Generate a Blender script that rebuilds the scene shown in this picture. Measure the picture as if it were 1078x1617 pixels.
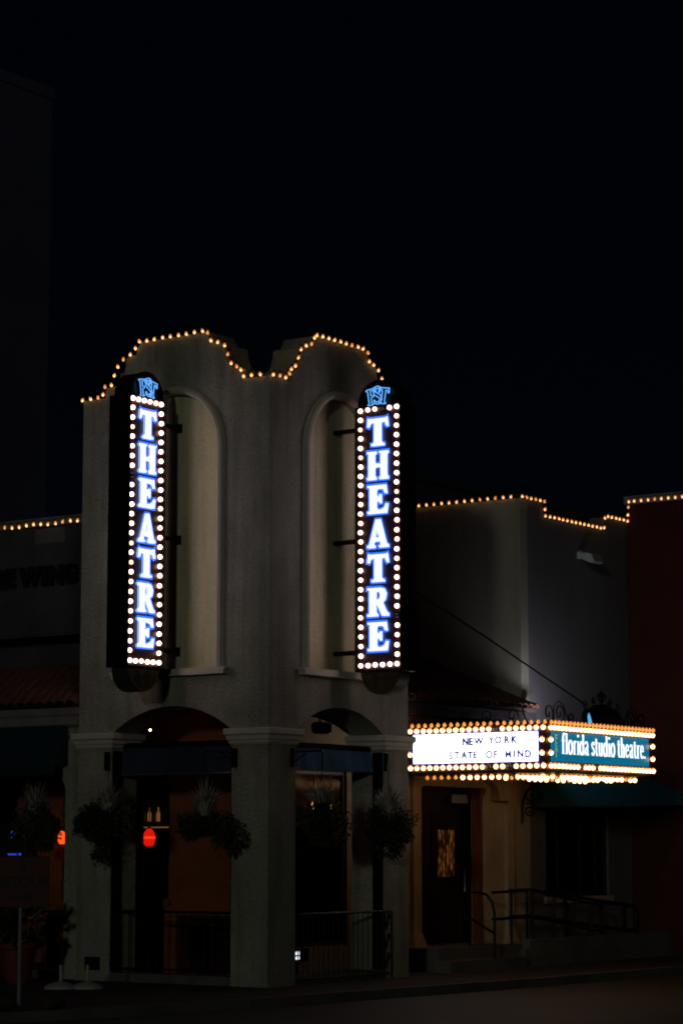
import bpy, math, random
from mathutils import Vector, Matrix
from mathutils.geometry import tessellate_polygon

for o in list(bpy.data.objects):
    bpy.data.objects.remove(o)
S = bpy.context.scene
C = S.collection
R = math.radians
random.seed(7)

# ------------------------------------------------------------------ camera
cam_d = bpy.data.cameras.new('camera')
cam_d.sensor_fit = 'VERTICAL'
cam_d.sensor_height = 36.0
cam_d.lens = 85.0
cam_d.clip_end = 600
cam_d.dof.use_dof = True
cam_d.dof.focus_distance = 35.5
cam_d.dof.aperture_fstop = 1.6
cam = bpy.data.objects.new('camera', cam_d)
C.objects.link(cam)
cam.location = (-28.5486, -21.5324, 2.0)
cam.rotation_euler = (R(90 + 7.9325), 0, R(35.3 - 90))
S.camera = cam

# ------------------------------------------------------------------ night sky, faint street-side fill, exposure
SUN_EL, SUN_AZ = 7.0, 202.0          # azimuth the light comes from, degrees counter-clockwise from +X
w = bpy.data.worlds.new('World')
S.world = w
w.use_nodes = True
nt = w.node_tree
bg = nt.nodes['Background']
sky = nt.nodes.new('ShaderNodeTexSky')
sky.sky_type = 'NISHITA'
sky.sun_disc = False
sky.sun_elevation = R(SUN_EL)
sky.sun_rotation = R(90 - SUN_AZ)
nt.links.new(sky.outputs[0], bg.inputs[0])
sky.ozone_density = 7.0
sky.dust_density = 0.0
bg.inputs[1].default_value = 0.00045
sd = bpy.data.lights.new('sun', 'SUN')
sd.energy = 0.135
sd.angle = R(3)
sd.color = (0.97, 1.0, 0.86)
so = bpy.data.objects.new('sun', sd)
C.objects.link(so)
sv = Vector((math.cos(R(SUN_AZ)) * math.cos(R(SUN_EL)), math.sin(R(SUN_AZ)) * math.cos(R(SUN_EL)), math.sin(R(SUN_EL))))
so.rotation_euler = sv.to_track_quat('Z', 'Y').to_euler()
so.location = (-20, -8, 25)
vs = S.view_settings
vs.view_transform = 'Standard'
vs.look = 'None'
vs.gamma = 1
vs.exposure = 0.0
vs.use_curve_mapping = False
S.render.engine = 'CYCLES'
S.cycles.use_denoising = True
S.cycles.max_bounces = 6
S.cycles.diffuse_bounces = 3
S.cycles.glossy_bounces = 3
S.cycles.transparent_max_bounces = 8
S.cycles.caustics_reflective = False
S.cycles.caustics_refractive = False
S.cycles.sample_clamp_indirect = 2.0
S.cycles.filter_width = 1.9
S.render.film_transparent = False

# ------------------------------------------------------------------ materials
M = {}


def mat(name, col, rough=0.8, metal=0.0, noise=0.0, nscale=8.0, bump=0.0, bscale=60.0, spec=0.3, col2=None, streak=0.0, fine=0.0):
    m = bpy.data.materials.new(name)
    m.use_nodes = True
    t = m.node_tree
    b = t.nodes['Principled BSDF']
    b.inputs['Roughness'].default_value = rough
    b.inputs['Metallic'].default_value = metal
    b.inputs['Specular IOR Level'].default_value = spec
    b.inputs['Base Color'].default_value = (*col, 1)
    if noise or col2 or bump or streak:
        geo = t.nodes.new('ShaderNodeNewGeometry')
    if noise or col2 or streak:
        n = t.nodes.new('ShaderNodeTexNoise')
        n.inputs['Scale'].default_value = nscale
        n.inputs['Detail'].default_value = 6
        n.inputs['Roughness'].default_value = 0.65
        if streak:
            mp = t.nodes.new('ShaderNodeMapping')
            mp.inputs['Scale'].default_value = (1, 1, 0.12)
            t.links.new(geo.outputs['Position'], mp.inputs[0])
            t.links.new(mp.outputs[0], n.inputs['Vector'])
        else:
            t.links.new(geo.outputs['Position'], n.inputs['Vector'])
        r = t.nodes.new('ShaderNodeValToRGB')
        c2 = col2 if col2 else tuple(c * (1 - noise) for c in col)
        r.color_ramp.elements[0].position = 0.34
        r.color_ramp.elements[1].position = 0.62
        r.color_ramp.elements[0].color = (*c2, 1)
        r.color_ramp.elements[1].color = (*col, 1)
        t.links.new(n.outputs['Fac'], r.inputs[0])
        if fine:
            n3 = t.nodes.new('ShaderNodeTexNoise')
            n3.inputs['Scale'].default_value = 26
            n3.inputs['Detail'].default_value = 3
            t.links.new(geo.outputs['Position'], n3.inputs['Vector'])
            r3 = t.nodes.new('ShaderNodeMapRange')
            r3.inputs['From Min'].default_value = 0.3
            r3.inputs['From Max'].default_value = 0.7
            r3.inputs['To Min'].default_value = 1 - fine
            r3.inputs['To Max'].default_value = 1.0
            t.links.new(n3.outputs['Fac'], r3.inputs['Value'])
            n4 = t.nodes.new('ShaderNodeTexNoise')
            n4.inputs['Scale'].default_value = 4.0
            n4.inputs['Detail'].default_value = 5
            m4 = t.nodes.new('ShaderNodeMapping')
            m4.inputs['Scale'].default_value = (1, 1, 0.09)
            t.links.new(geo.outputs['Position'], m4.inputs[0])
            t.links.new(m4.outputs[0], n4.inputs['Vector'])
            r4 = t.nodes.new('ShaderNodeMapRange')
            r4.inputs['From Min'].default_value = 0.32
            r4.inputs['From Max'].default_value = 0.55
            r4.inputs['To Min'].default_value = 0.72
            r4.inputs['To Max'].default_value = 1.0
            t.links.new(n4.outputs['Fac'], r4.inputs['Value'])
            mm = t.nodes.new('ShaderNodeMath')
            mm.operation = 'MULTIPLY'
            t.links.new(r3.outputs[0], mm.inputs[0])
            t.links.new(r4.outputs[0], mm.inputs[1])
            mu = t.nodes.new('ShaderNodeVectorMath')
            mu.operation = 'SCALE'
            t.links.new(r.outputs[0], mu.inputs[0])
            t.links.new(mm.outputs[0], mu.inputs['Scale'])
            t.links.new(mu.outputs[0], b.inputs['Base Color'])
        else:
            t.links.new(r.outputs[0], b.inputs['Base Color'])
    if bump:
        n2 = t.nodes.new('ShaderNodeTexNoise')
        n2.inputs['Scale'].default_value = bscale
        n2.inputs['Detail'].default_value = 4
        t.links.new(geo.outputs['Position'], n2.inputs['Vector'])
        bp = t.nodes.new('ShaderNodeBump')
        bp.inputs['Strength'].default_value = bump
        bp.inputs['Distance'].default_value = 0.02
        t.links.new(n2.outputs['Fac'], bp.inputs['Height'])
        t.links.new(bp.outputs[0], b.inputs['Normal'])
    M[name] = m
    return m


def emis(name, col, strength, base=(0.6, 0.6, 0.6)):
    m = bpy.data.materials.new(name)
    m.use_nodes = True
    b = m.node_tree.nodes['Principled BSDF']
    b.inputs['Base Color'].default_value = (*base, 1)
    b.inputs['Emission Color'].default_value = (*col, 1)
    b.inputs['Emission Strength'].default_value = strength
    b.inputs['Roughness'].default_value = 0.4
    M[name] = m
    return m


mat('stucco', (0.40, 0.395, 0.315), 0.9, noise=0.25, nscale=1.3, bump=1.0, bscale=30, spec=0.15, fine=0.35)
mat('niche_stucco', (0.80, 0.74, 0.47), 0.9, noise=0.25, nscale=1.6, bump=0.6, bscale=34, spec=0.15, streak=1, fine=0.18)  # yellow paint, lightened so the sign's glow sits in the colour
mat('trim', (0.52, 0.50, 0.42), 0.7, noise=0.12, nscale=3, bump=0.15, bscale=50)
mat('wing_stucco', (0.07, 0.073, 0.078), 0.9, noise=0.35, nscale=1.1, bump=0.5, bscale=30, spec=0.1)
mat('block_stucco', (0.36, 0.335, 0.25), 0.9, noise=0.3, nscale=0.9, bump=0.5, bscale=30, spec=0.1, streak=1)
mat('block_front_shaded', (0.16, 0.15, 0.145), 0.9, noise=0.3, nscale=0.8, bump=0.5, bscale=30, spec=0.1, streak=1)  # darker than block_stucco: the weaker light on the front is in the colour
mat('entry_stucco', (0.46, 0.38, 0.26), 0.9, noise=0.25, nscale=1.5, bump=0.6, bscale=30, spec=0.1)
mat('red_stucco', (0.06, 0.018, 0.011), 0.9, noise=0.3, nscale=0.9, bump=0.4, bscale=30, spec=0.1)
mat('orange_stucco', (0.26, 0.085, 0.032), 0.9, noise=0.3, nscale=1.2, bump=0.4, bscale=30, spec=0.1)
mat('foot_metal', (0.16, 0.17, 0.19), 0.38, 0.85)
mat('olive_stucco', (0.22, 0.19, 0.13), 0.9, noise=0.3, nscale=1.2, bump=0.4, bscale=30, spec=0.1)
mat('maroon_ceiling', (0.10, 0.03, 0.018), 0.85, noise=0.2)
mat('porch_floor', (0.12, 0.07, 0.045), 0.6, noise=0.4, nscale=4)
mat('black_metal', (0.012, 0.012, 0.013), 0.42, 0.6, noise=0.3, nscale=12)
mat('iron', (0.010, 0.010, 0.011), 0.5, 0.5)
mat('cabinet_paint', (0.010, 0.010, 0.012), 0.33, 0.2, noise=0.4, nscale=5, spec=0.5)
mat('sign_panel', (0.030, 0.009, 0.018), 0.45, noise=0.3, nscale=9, spec=0.4)
mat('gold_trim', (0.22, 0.16, 0.045), 0.4, 0.7, noise=0.4, nscale=20)
mat('socket', (0.10, 0.055, 0.02), 0.4, 0.7)
mat('dead_bulb', (0.10, 0.09, 0.09), 0.15, spec=0.6)
mat('steel', (0.35, 0.36, 0.38), 0.35, 0.9)
mat('post_paint', (0.30, 0.31, 0.32), 0.5, 0.4, noise=0.3, nscale=20)
mat('white_plastic', (0.38, 0.40, 0.38), 0.5, noise=0.15, nscale=10)
mat('tile', (0.12, 0.048, 0.026), 0.75, noise=0.45, nscale=5, bump=0.4, bscale=40)
mat('roof_under', (0.03, 0.016, 0.012), 0.9)
mat('teal_canvas_lit', (0.014, 0.11, 0.135), 0.85, noise=0.2, nscale=3, bump=0.2, bscale=90)  # lighter copy of teal_canvas, marquee light mixed into the colour
mat('teal_canvas', (0.003, 0.022, 0.026), 0.85, noise=0.2, nscale=3, bump=0.2, bscale=90)
mat('navy_canvas_lit', (0.07, 0.19, 0.34), 0.85, noise=0.2, nscale=3, bump=0.2, bscale=90)  # lit copy of navy_canvas, the light painted into its colour
mat('navy_canvas', (0.016, 0.03, 0.055), 0.85, noise=0.2, nscale=3, bump=0.2, bscale=90)
mat('fascia', (0.20, 0.195, 0.175), 0.8, noise=0.25, nscale=3)
mat('black_letter', (0.006, 0.006, 0.007), 0.6)

mat('detour_orange', (0.06, 0.005, 0.003), 0.6, noise=0.15, nscale=6)
mat('door_wood', (0.20, 0.055, 0.022), 0.5, noise=0.4, nscale=14, streak=1)
mat('door_dark', (0.022, 0.014, 0.011), 0.5, noise=0.3, nscale=8)
mat('room_dark', (0.05, 0.035, 0.03), 0.9, noise=0.4, nscale=2)
mat('frame_dark', (0.016, 0.014, 0.014), 0.5)
mat('leaf', (0.030, 0.052, 0.016), 0.55, noise=0.6, nscale=6, spec=0.4)
mat('leaf_pale', (0.085, 0.105, 0.055), 0.5, noise=0.5, nscale=7, spec=0.4)
mat('leaf_gold', (0.14, 0.10, 0.02), 0.55, noise=0.7, nscale=9, spec=0.4)
mat('spike', (0.46, 0.42, 0.34), 0.5, noise=0.5, nscale=9, spec=0.4)
mat('coir', (0.035, 0.025, 0.015), 0.95, bump=0.8, bscale=60)
mat('terracotta', (0.16, 0.028, 0.014), 0.7, noise=0.3, nscale=7)
mat('concrete', (0.13, 0.13, 0.12), 0.9, noise=0.4, nscale=1.5, bump=0.4, bscale=30)
mat('sandbag', (0.045, 0.043, 0.038), 0.95, noise=0.4, nscale=10, bump=0.6, bscale=70)
mat('far_wall', (0.10, 0.105, 0.19), 0.95, noise=0.25, nscale=0.2)
mat('far_dark', (0.045, 0.05, 0.06), 0.95, noise=0.3, nscale=0.3)
mat('roof_grey', (0.09, 0.09, 0.10), 0.9, noise=0.3, nscale=2)
mat('denim', (0.012, 0.016, 0.03), 0.9, noise=0.3, nscale=9)
mat('shirt_red', (0.10, 0.035, 0.025), 0.9, noise=0.3, nscale=9)
mat('shirt_dark', (0.035, 0.035, 0.04), 0.9, noise=0.3, nscale=9)
mat('skin', (0.36, 0.20, 0.13), 0.6)
mat('hair', (0.02, 0.013, 0.009), 0.6)
mat('plaque', (0.26, 0.27, 0.27), 0.6)

emis('sign_bulb', (1.0, 0.64, 0.50), 5.4)
emis('sign_bulb_warm', (1.0, 0.58, 0.42), 3.8)
emis('sign_bulb_dim', (1.0, 0.58, 0.38), 2.2)
emis('letter_face', (0.95, 0.98, 1.0), 1.0)
emis('blue_letter', (0.003, 0.025, 0.30), 0.7, (0.004, 0.02, 0.3))
emis('neon_blue', (0.004, 0.15, 1.0), 1.5, (0.03, 0.12, 0.6))
emis('neon_pale', (0.13, 0.44, 1.0), 1.15, (0.1, 0.2, 0.6))
emis('string_bulb', (1.0, 0.52, 0.21), 1.9)
emis('string_dim', (1.0, 0.42, 0.12), 1.0)
emis('string_halo', (1.0, 0.24, 0.02), 0.75)
emis('marquee_bulb', (1.0, 0.50, 0.20), 6.2)
emis('marquee_halo', (1.0, 0.30, 0.04), 1.3)
emis('marquee_bulb_dim', (1.0, 0.34, 0.06), 0.95)
emis('letterboard', (1.0, 0.98, 0.96), 3.2)
emis('teal_lightbox', (0.0, 0.14, 0.26), 1.0, (0.0, 0.01, 0.03))
emis('white_lightbox', (0.90, 0.98, 1.0), 1.3)
emis('green_mark', (0.10, 0.35, 0.15), 0.6)
emis('uplight_lens', (0.80, 0.80, 1.0), 270.0)
emis('red_lamp', (1.0, 0.010, 0.003), 1.1)
emis('red_lamp_core', (1.0, 0.05, 0.008), 1.5)
emis('amber_lamp', (1.0, 0.075, 0.006), 1.6)
emis('warm_glow', (1.0, 0.46, 0.10), 0.22)
emis('candle_bulb', (1.0, 0.46, 0.12), 4.5)
emis('porch_bulb', (1.0, 0.52, 0.18), 55.0)
emis('screen_blue', (0.01, 0.06, 1.0), 0.45)
emis('placard_light', (0.85, 0.9, 1.0), 0.9)
emis('glint_glow', (0.05, 0.5, 0.9), 0.9)  # emission for the painted glint on the crest


def glass_mat():
    m = bpy.data.materials.new('window_glass')
    m.use_nodes = True
    t = m.node_tree
    t.nodes.clear()
    out = t.nodes.new('ShaderNodeOutputMaterial')
    mx = t.nodes.new('ShaderNodeMixShader')
    fr = t.nodes.new('ShaderNodeFresnel')
    fr.inputs[0].default_value = 1.10
    tr = t.nodes.new('ShaderNodeBsdfTransparent')
    tr.inputs[0].default_value = (0.80, 0.82, 0.82, 1)
    gl = t.nodes.new('ShaderNodeBsdfGlossy')
    gl.inputs['Roughness'].default_value = 0.10
    t.links.new(fr.outputs[0], mx.inputs[0])
    t.links.new(tr.outputs[0], mx.inputs[1])
    t.links.new(gl.outputs[0], mx.inputs[2])
    t.links.new(mx.outputs[0], out.inputs[0])
    M['window_glass'] = m


glass_mat()


# wavy old glass, its reflections painted as a glowing pattern (entrance door)
def leaded_mat():
    m = bpy.data.materials.new('leaded_glass')
    m.use_nodes = True
    t = m.node_tree
    b = t.nodes['Principled BSDF']
    b.inputs['Base Color'].default_value = (0.02, 0.015, 0.01, 1)
    b.inputs['Roughness'].default_value = 0.15
    g = t.nodes.new('ShaderNodeNewGeometry')
    mp = t.nodes.new('ShaderNodeMapping')
    mp.inputs['Scale'].default_value = (16, 16, 6.0)
    n = t.nodes.new('ShaderNodeTexNoise')
    n.inputs['Scale'].default_value = 1.0
    n.inputs['Detail'].default_value = 3
    r = t.nodes.new('ShaderNodeValToRGB')
    r.color_ramp.elements[0].position = 0.44
    r.color_ramp.elements[0].color = (0.02, 0.008, 0.003, 1)
    r.color_ramp.elements[1].position = 0.72
    r.color_ramp.elements[1].color = (0.60, 0.32, 0.09, 1)
    e = r.color_ramp.elements.new(0.55)
    e.color = (0.22, 0.045, 0.012, 1)
    t.links.new(g.outputs['Position'], mp.inputs[0])
    t.links.new(mp.outputs[0], n.inputs['Vector'])
    t.links.new(n.outputs['Fac'], r.inputs[0])
    t.links.new(r.outputs[0], b.inputs['Emission Color'])
    b.inputs['Emission Strength'].default_value = 0.20
    M['leaded_glass'] = m


leaded_mat()


# ------------------------------------------------------------------ mesh helpers
class MB:
    def __init__(self):
        self.v = []
        self.f = []

    def add(self, vs_, fs_):
        k = len(self.v)
        self.v += [tuple(p) for p in vs_]
        self.f += [tuple(i + k for i in f) for f in fs_]
        return self

    def box(self, x0, x1, y0, y1, z0, z1):
        return self.add([(x0, y0, z0), (x1, y0, z0), (x1, y1, z0), (x0, y1, z0), (x0, y0, z1), (x1, y0, z1), (x1, y1, z1), (x0, y1, z1)],
                        [(0, 3, 2, 1), (4, 5, 6, 7), (0, 1, 5, 4), (1, 2, 6, 5), (2, 3, 7, 6), (3, 0, 4, 7)])

    def bevel_box(self, x0, x1, y0, y1, z0, z1, b):
        # box with chamfered vertical edges and top/bottom rings
        def ring(z, i):
            c = b + i
            return [(x0 + c, y0 + i, z), (x1 - c, y0 + i, z), (x1 - i, y0 + c, z), (x1 - i, y1 - c, z), (x1 - c, y1 - i, z), (x0 + c, y1 - i, z), (x0 + i, y1 - c, z), (x0 + i, y0 + c, z)]
        return self.loft([ring(z0, b), ring(z0 + b, 0), ring(z1 - b, 0), ring(z1, b)])

    def loft(self, rings, cap=True, close=True):
        n = len(rings[0])
        vs_ = [p for r in rings for p in r]
        fs_ = []
        for i in range(len(rings) - 1):
            for j in range(n if close else n - 1):
                a, b_ = i * n + j, i * n + (j + 1) % n
                fs_.append((a, b_, b_ + n, a + n))
        if cap:
            fs_.append(tuple(reversed(range(n))))
            fs_.append(tuple(range((len(rings) - 1) * n, len(rings) * n)))
        return self.add(vs_, fs_)

    def rect_frustum(self, x0, x1, y0, y1, prof):
        # prof: list of (z, overhang)
        return self.loft([[(x0 - o, y0 - o, z), (x1 + o, y0 - o, z), (x1 + o, y1 + o, z), (x0 - o, y1 + o, z)] for z, o in prof])

    def tube(self, pts, r, n=6, closed=False):
        pts = [Vector(p) for p in pts]
        N = len(pts)
        rings = []
        up = Vector((0, 0, 1))
        prev = None
        for i, p in enumerate(pts):
            if closed:
                d = pts[(i + 1) % N] - pts[i - 1]
            else:
                d = pts[min(i + 1, N - 1)] - pts[max(i - 1, 0)]
            d.normalize()
            if prev is None:
                a = d.cross(up)
                if a.length < 1e-3:
                    a = d.cross(Vector((1, 0, 0)))
            else:
                a = prev - d * prev.dot(d)
                if a.length < 1e-4:
                    a = d.cross(up)
            a.normalize()
            prev = a
            b_ = d.cross(a)
            rr = r[i] if isinstance(r, (list, tuple)) else r
            rings.append([tuple(p + a * (rr * math.cos(t)) + b_ * (rr * math.sin(t))) for t in [2 * math.pi * k / n for k in range(n)]])
        if closed:
            rings.append(rings[0])
            return self.loft(rings, cap=False)
        return self.loft(rings)

    def lathe(self, prof, n=12, c=(0, 0)):
        # prof: (r, z)
        return self.loft([[(c[0] + max(r, 1e-4) * math.cos(2 * math.pi * k / n), c[1] + max(r, 1e-4) * math.sin(2 * math.pi * k / n), z) for k in range(n)] for r, z in prof])

    def prism(self, outer, holes, mp, d0, d1, back=True, front=True):
        # 2-D polygon (a,b) with holes, extruded from depth d0 to d1, placed by mp(a,b,d)
        polys = [[Vector((a, b, 0)) for a, b in outer]] + [[Vector((a, b, 0)) for a, b in h] for h in holes]
        tris = tessellate_polygon(polys)
        flat = [p for q in polys for p in q]
        n = len(flat)
        v0 = [mp(p.x, p.y, d0) for p in flat]
        v1 = [mp(p.x, p.y, d1) for p in flat]
        fs_ = []
        if front:
            fs_ += [tuple(t) for t in tris]
        if back:
            fs_ += [tuple(i + n for i in reversed(t)) for t in tris]
        k = 0
        for q in polys:
            m_ = len(q)
            for j in range(m_):
                a, b_ = k + j, k + (j + 1) % m_
                fs_.append((a, a + n, b_ + n, b_))
            k += m_
        return self.add(v0 + v1, fs_)

    def sphere(self, c, r, nu=8, nv=6, sz=1.0):
        prof = []
        for i in range(nv + 1):
            t = -math.pi / 2 + math.pi * i / nv
            prof.append((r * math.cos(t), c[2] + r * sz * math.sin(t)))
        return self.lathe(prof, nu, (c[0], c[1]))

    def mesh(self, name, m, smooth=False, recalc=True):
        me = bpy.data.meshes.new(name)
        me.from_pydata(self.v, [], self.f)
        if recalc:
            import bmesh
            b = bmesh.new()
            b.from_mesh(me)
            bmesh.ops.recalc_face_normals(b, faces=b.faces)
            b.to_mesh(me)
            b.free()
        me.materials.append(M[m])
        if smooth:
            for p in me.polygons:
                p.use_smooth = True
        return me

    def build(self, name, m, parent=None, smooth=False, loc=None, recalc=True):
        return link(name, self.mesh(name, m, smooth, recalc), parent, loc)


def link(name, me, parent=None, loc=None, rot=None):
    o = bpy.data.objects.new(name, me)
    C.objects.link(o)
    if parent is not None:
        o.parent = parent
        if loc is None and parent.type == 'EMPTY' and parent.get('_w'):
            o.location = -parent.location
    if loc is not None:
        o.location = loc
    if rot is not None:
        o.rotation_euler = rot
    return o


def tag(o, label=None, cat=None, group=None, kind=None):
    if label:
        o['label'] = label
    if cat:
        o['category'] = cat
    if group:
        o['group'] = group
    if kind:
        o['kind'] = kind
    return o


def thing(name, label, cat, loc=(0, 0, 0), rz=0.0, group=None, world=True):
    o = bpy.data.objects.new(name, None)
    C.objects.link(o)
    o.location = loc
    o.rotation_euler = (0, 0, rz)
    o.empty_display_size = 0.2
    if world and rz == 0.0:
        o['_w'] = 1
    return tag(o, label, cat, group)


def XZ(y0):  # wall facing -Y: (a,b,d) -> x, y0+d, z
    return lambda a, b, d: (a, y0 + d, b)


def YZ(x0):  # wall facing -X
    return lambda a, b, d: (x0 + d, a, b)


def arc(cx, cz, r, a0, a1, n, rz=None):
    rz = r if rz is None else rz
    return [(cx + r * math.cos(R(a0 + (a1 - a0) * i / n)), cz + rz * math.sin(R(a0 + (a1 - a0) * i / n))) for i in range(n + 1)]


def spiral(c, r0, r1, a0, turns, n, mp):
    out = []
    for i in range(n + 1):
        t = i / n
        r = r0 + (r1 - r0) * t
        a = R(a0) + turns * 2 * math.pi * t
        out.append(mp(c[0] + r * math.cos(a), c[1] + r * math.sin(a), 0))
    return out


# ================================================================== GROUND
road = MB()
road.add([(-140, -140, -0.13), (160, -140, -0.13), (160, 160, -0.13), (-140, 160, -0.13)], [(0, 1, 2, 3)])
mat('asphalt', (0.034, 0.037, 0.039), 0.7, noise=0.45, nscale=0.7, bump=0.5, bscale=45, spec=0.3)
tag(road.build('road', 'asphalt'), kind='structure')
mat('pavers', (0.055, 0.045, 0.036), 0.85, noise=0.45, nscale=2.2, bump=0.6, bscale=18, spec=0.3)
kerb_line = [(-9.6, 40), (-9.6, 6), (-9.2, 3.0), (-8.2, 0.7), (-6.3, -0.6), (-4.4, -1.1), (-2.3, -1.45), (1.2, -1.66), (4.6, -1.86), (9.5, -1.95), (40, -2.1)]
sw = MB()
sw.prism(kerb_line + [(40, 40)], [], lambda a, b, d: (a, b, d), 0.0, -0.2)
tag(sw.build('pavement', 'pavers'), kind='structure')
kb = MB()


def offset_line(pts, d):
    out = []
    for i, p in enumerate(pts):
        a = Vector(pts[max(i - 1, 0)])
        b_ = Vector(pts[min(i + 1, len(pts) - 1)])
        t = (b_ - a).normalized()
        out.append((p[0] + t.y * d, p[1] - t.x * d))
    return out


ko = offset_line(kerb_line, 0.0015)
ki = offset_line(kerb_line, -0.16)
kb.prism([*ko, *reversed(ki)], [], lambda a, b, d: (a, b, d), 0.004, -0.18)
tag(kb.build('kerb', 'concrete'), kind='structure')

# ================================================================== CORNER TOWER
T = 3.70
TC = T / 2
tower = thing('corner_tower', 'tall pale stucco corner tower with curved parapets between the two lit vertical signs', 'tower', (TC, TC, 0))


def half_parapet():
    p = [(0.0, 9.06), (0.46, 9.06), (0.46, 9.20), (0.50, 9.22), (0.64, 9.22)]
    p += [(0.64 + 0.24 * math.sin(R(a)), 9.22 + 0.42 * (1 - math.cos(R(a))) ** 0.8) for a in (20, 35, 50, 65, 78, 90)]
    p += [(0.90, 9.66), (1.08, 9.68), (1.09, 9.75), (1.16, 9.86), (1.18, 9.875)]
    return p


hp = half_parapet()
PAR = hp + [(T - a, b) for a, b in reversed(hp)]          # left to right along the wall
SPR, APX, P0 = 3.76, 4.15, 0.68


def seg_arch():
    h = TC - P0
    rise = APX - SPR
    rad = (h * h + rise * rise) / (2 * rise)
    cz = APX - rad
    a = math.degrees(math.asin(h / rad))
    return [(TC + rad * math.sin(R(t)), cz + rad * math.cos(R(t))) for t in [-a + 2 * a * i / 20 for i in range(21)]]


OUT = [(0, 0), (P0, 0)] + seg_arch() + [(T - P0, 0), (T, 0)] + list(reversed(PAR))
NR, NZ0, NZC = 0.90, 4.70, 8.06
NICHE = [(TC - NR, NZ0), (TC + NR, NZ0)] + arc(TC, NZC, NR, 0, 180, 28)
TH = 0.60


def trim_out(o, lo, hi):
    """the outline cut to a in [lo, hi] (the two side walls butt between the front and rear ones)"""
    q = []
    for a, b in o:
        a2 = min(max(a, lo), hi)
        if not q or (abs(q[-1][0] - a2) > 1e-6 or abs(q[-1][1] - b) > 1e-6):
            q.append((a2, b))
    return q


def tower_wall(name, mp, outline):
    b = MB()
    b.prism(outline, [NICHE], mp, 0.0, 0.11, back=False)
    o = b.build(name, 'stucco', tower)
    b = MB()
    b.prism(outline, [], mp, 0.11, TH)
    b.build('wall_core', 'stucco', tower)
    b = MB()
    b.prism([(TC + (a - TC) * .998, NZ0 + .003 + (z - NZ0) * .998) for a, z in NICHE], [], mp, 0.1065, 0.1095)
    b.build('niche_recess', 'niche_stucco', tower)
    return o


OUTX = trim_out(OUT, TH, T - TH)
tower_wall('west_wall', YZ(0.0), OUT)
tower_wall('south_wall', XZ(0.0), OUTX)
b = MB()
b.prism(OUT, [], lambda a, b_, d: (T - d, a, b_), 0.0, TH)
b.build('east_wall', 'stucco', tower)
b = MB()
b.prism(OUTX, [], lambda a, b_, d: (a, T - d, b_), 0.0, TH)
b.build('north_wall', 'stucco', tower)
MB().box(TH, T - TH, TH, T - TH, 4.20, 4.36).build('porch_ceiling', 'maroon_ceiling', tower)
MB().box(TH, T - TH, TH, T - TH, 8.6, 8.7).build('roof_deck', 'roof_grey', tower)
MB().box(TH + 0.001, 2.0, TH + 0.001, 1.7, 0.0, 0.12).build('porch_floor', 'porch_floor', tower)

# arched mouldings round the niches: a raised half-round swept along jambs and arch
mould = [(-0.00, 0.0), (0.015, -0.075), (0.05, -0.095), (0.09, -0.075), (0.105, -0.04), (0.115, -0.04), (0.125, 0.0)]   # (outward from opening, depth)


def niche_trim(mp):
    path = [(TC + NR, NZ0, 1, 0), (TC + NR, 6.5, 1, 0)]
    for i in range(33):
        t = R(180 * i / 32)
        path.append((TC + NR * math.cos(t), NZC + NR * math.sin(t), math.cos(t), math.sin(t)))
    path += [(TC - NR, 6.5, -1, 0), (TC - NR, NZ0, -1, 0)]
    rings = [[mp(a + na * m_[0], b_ + nb * m_[0], m_[1] + 0.002) for m_ in mould] for a, b_, na, nb in path]
    o = MB().loft(rings).build('niche_moulding', 'trim', tower, smooth=False)
    s = MB()
    s.prism([(TC - 1.10, 4.60), (TC + 1.10, 4.60), (TC + 1.10, 4.66), (TC + 1.13, 4.665), (TC + 1.13, 4.70), (TC - 1.13, 4.70), (TC - 1.13, 4.665), (TC - 1.10, 4.66)], [], mp, -0.13, 0.05)
    s.build('niche_sill', 'trim', tower)


niche_trim(YZ(0.0))
niche_trim(XZ(0.0))
# stepped capitals on the four piers, plain bases
cap_prof = [(3.53, 0.012), (3.56, 0.035), (3.60, 0.038), (3.61, 0.06), (3.67, 0.064), (3.69, 0.092), (3.765, 0.095), (3.775, 0.085), (3.778, 0.01)]
piers = [(0, TH, P0 * 0, P0), (0, TH, T - P0, T), (T - TH, T, T - P0, T), (T - P0, T, 0, TH)]
MB().loft([[(-o, -o, z), (P0 + o, -o, z), (P0 + o, TH + o, z), (TH + o, TH + o, z), (TH + o, P0 + o, z), (-o, P0 + o, z)] for z, o in cap_prof]).build('capital', 'trim', tower)
for q in piers[1:]:
    MB().rect_frustum(q[0], q[1], q[2], q[3], cap_prof).build('capital', 'trim', tower)
# plinth kerbs under the railings
MB().rect_frustum(0.03, TH - 0.03, P0, T - P0, [(0, 0.0), (0.10, 0.0), (0.13, -0.015)]).build('plinth', 'concrete', tower)
MB().rect_frustum(P0, T - P0, 0.03, TH - 0.03, [(0, 0.0), (0.10, 0.0), (0.13, -0.015)]).build('plinth', 'concrete', tower)
# louvred vent near the foot of the left pier
v = MB().box(-0.02, 0.0, 3.20, 3.50, 0.16, 0.36).build('vent', 'frame_dark', tower)
for i in range(4):
    MB().box(-0.032, -0.02, 3.215, 3.485, 0.18 + i * 0.045, 0.20 + i * 0.045).build('louvre', 'black_metal', v)


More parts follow.
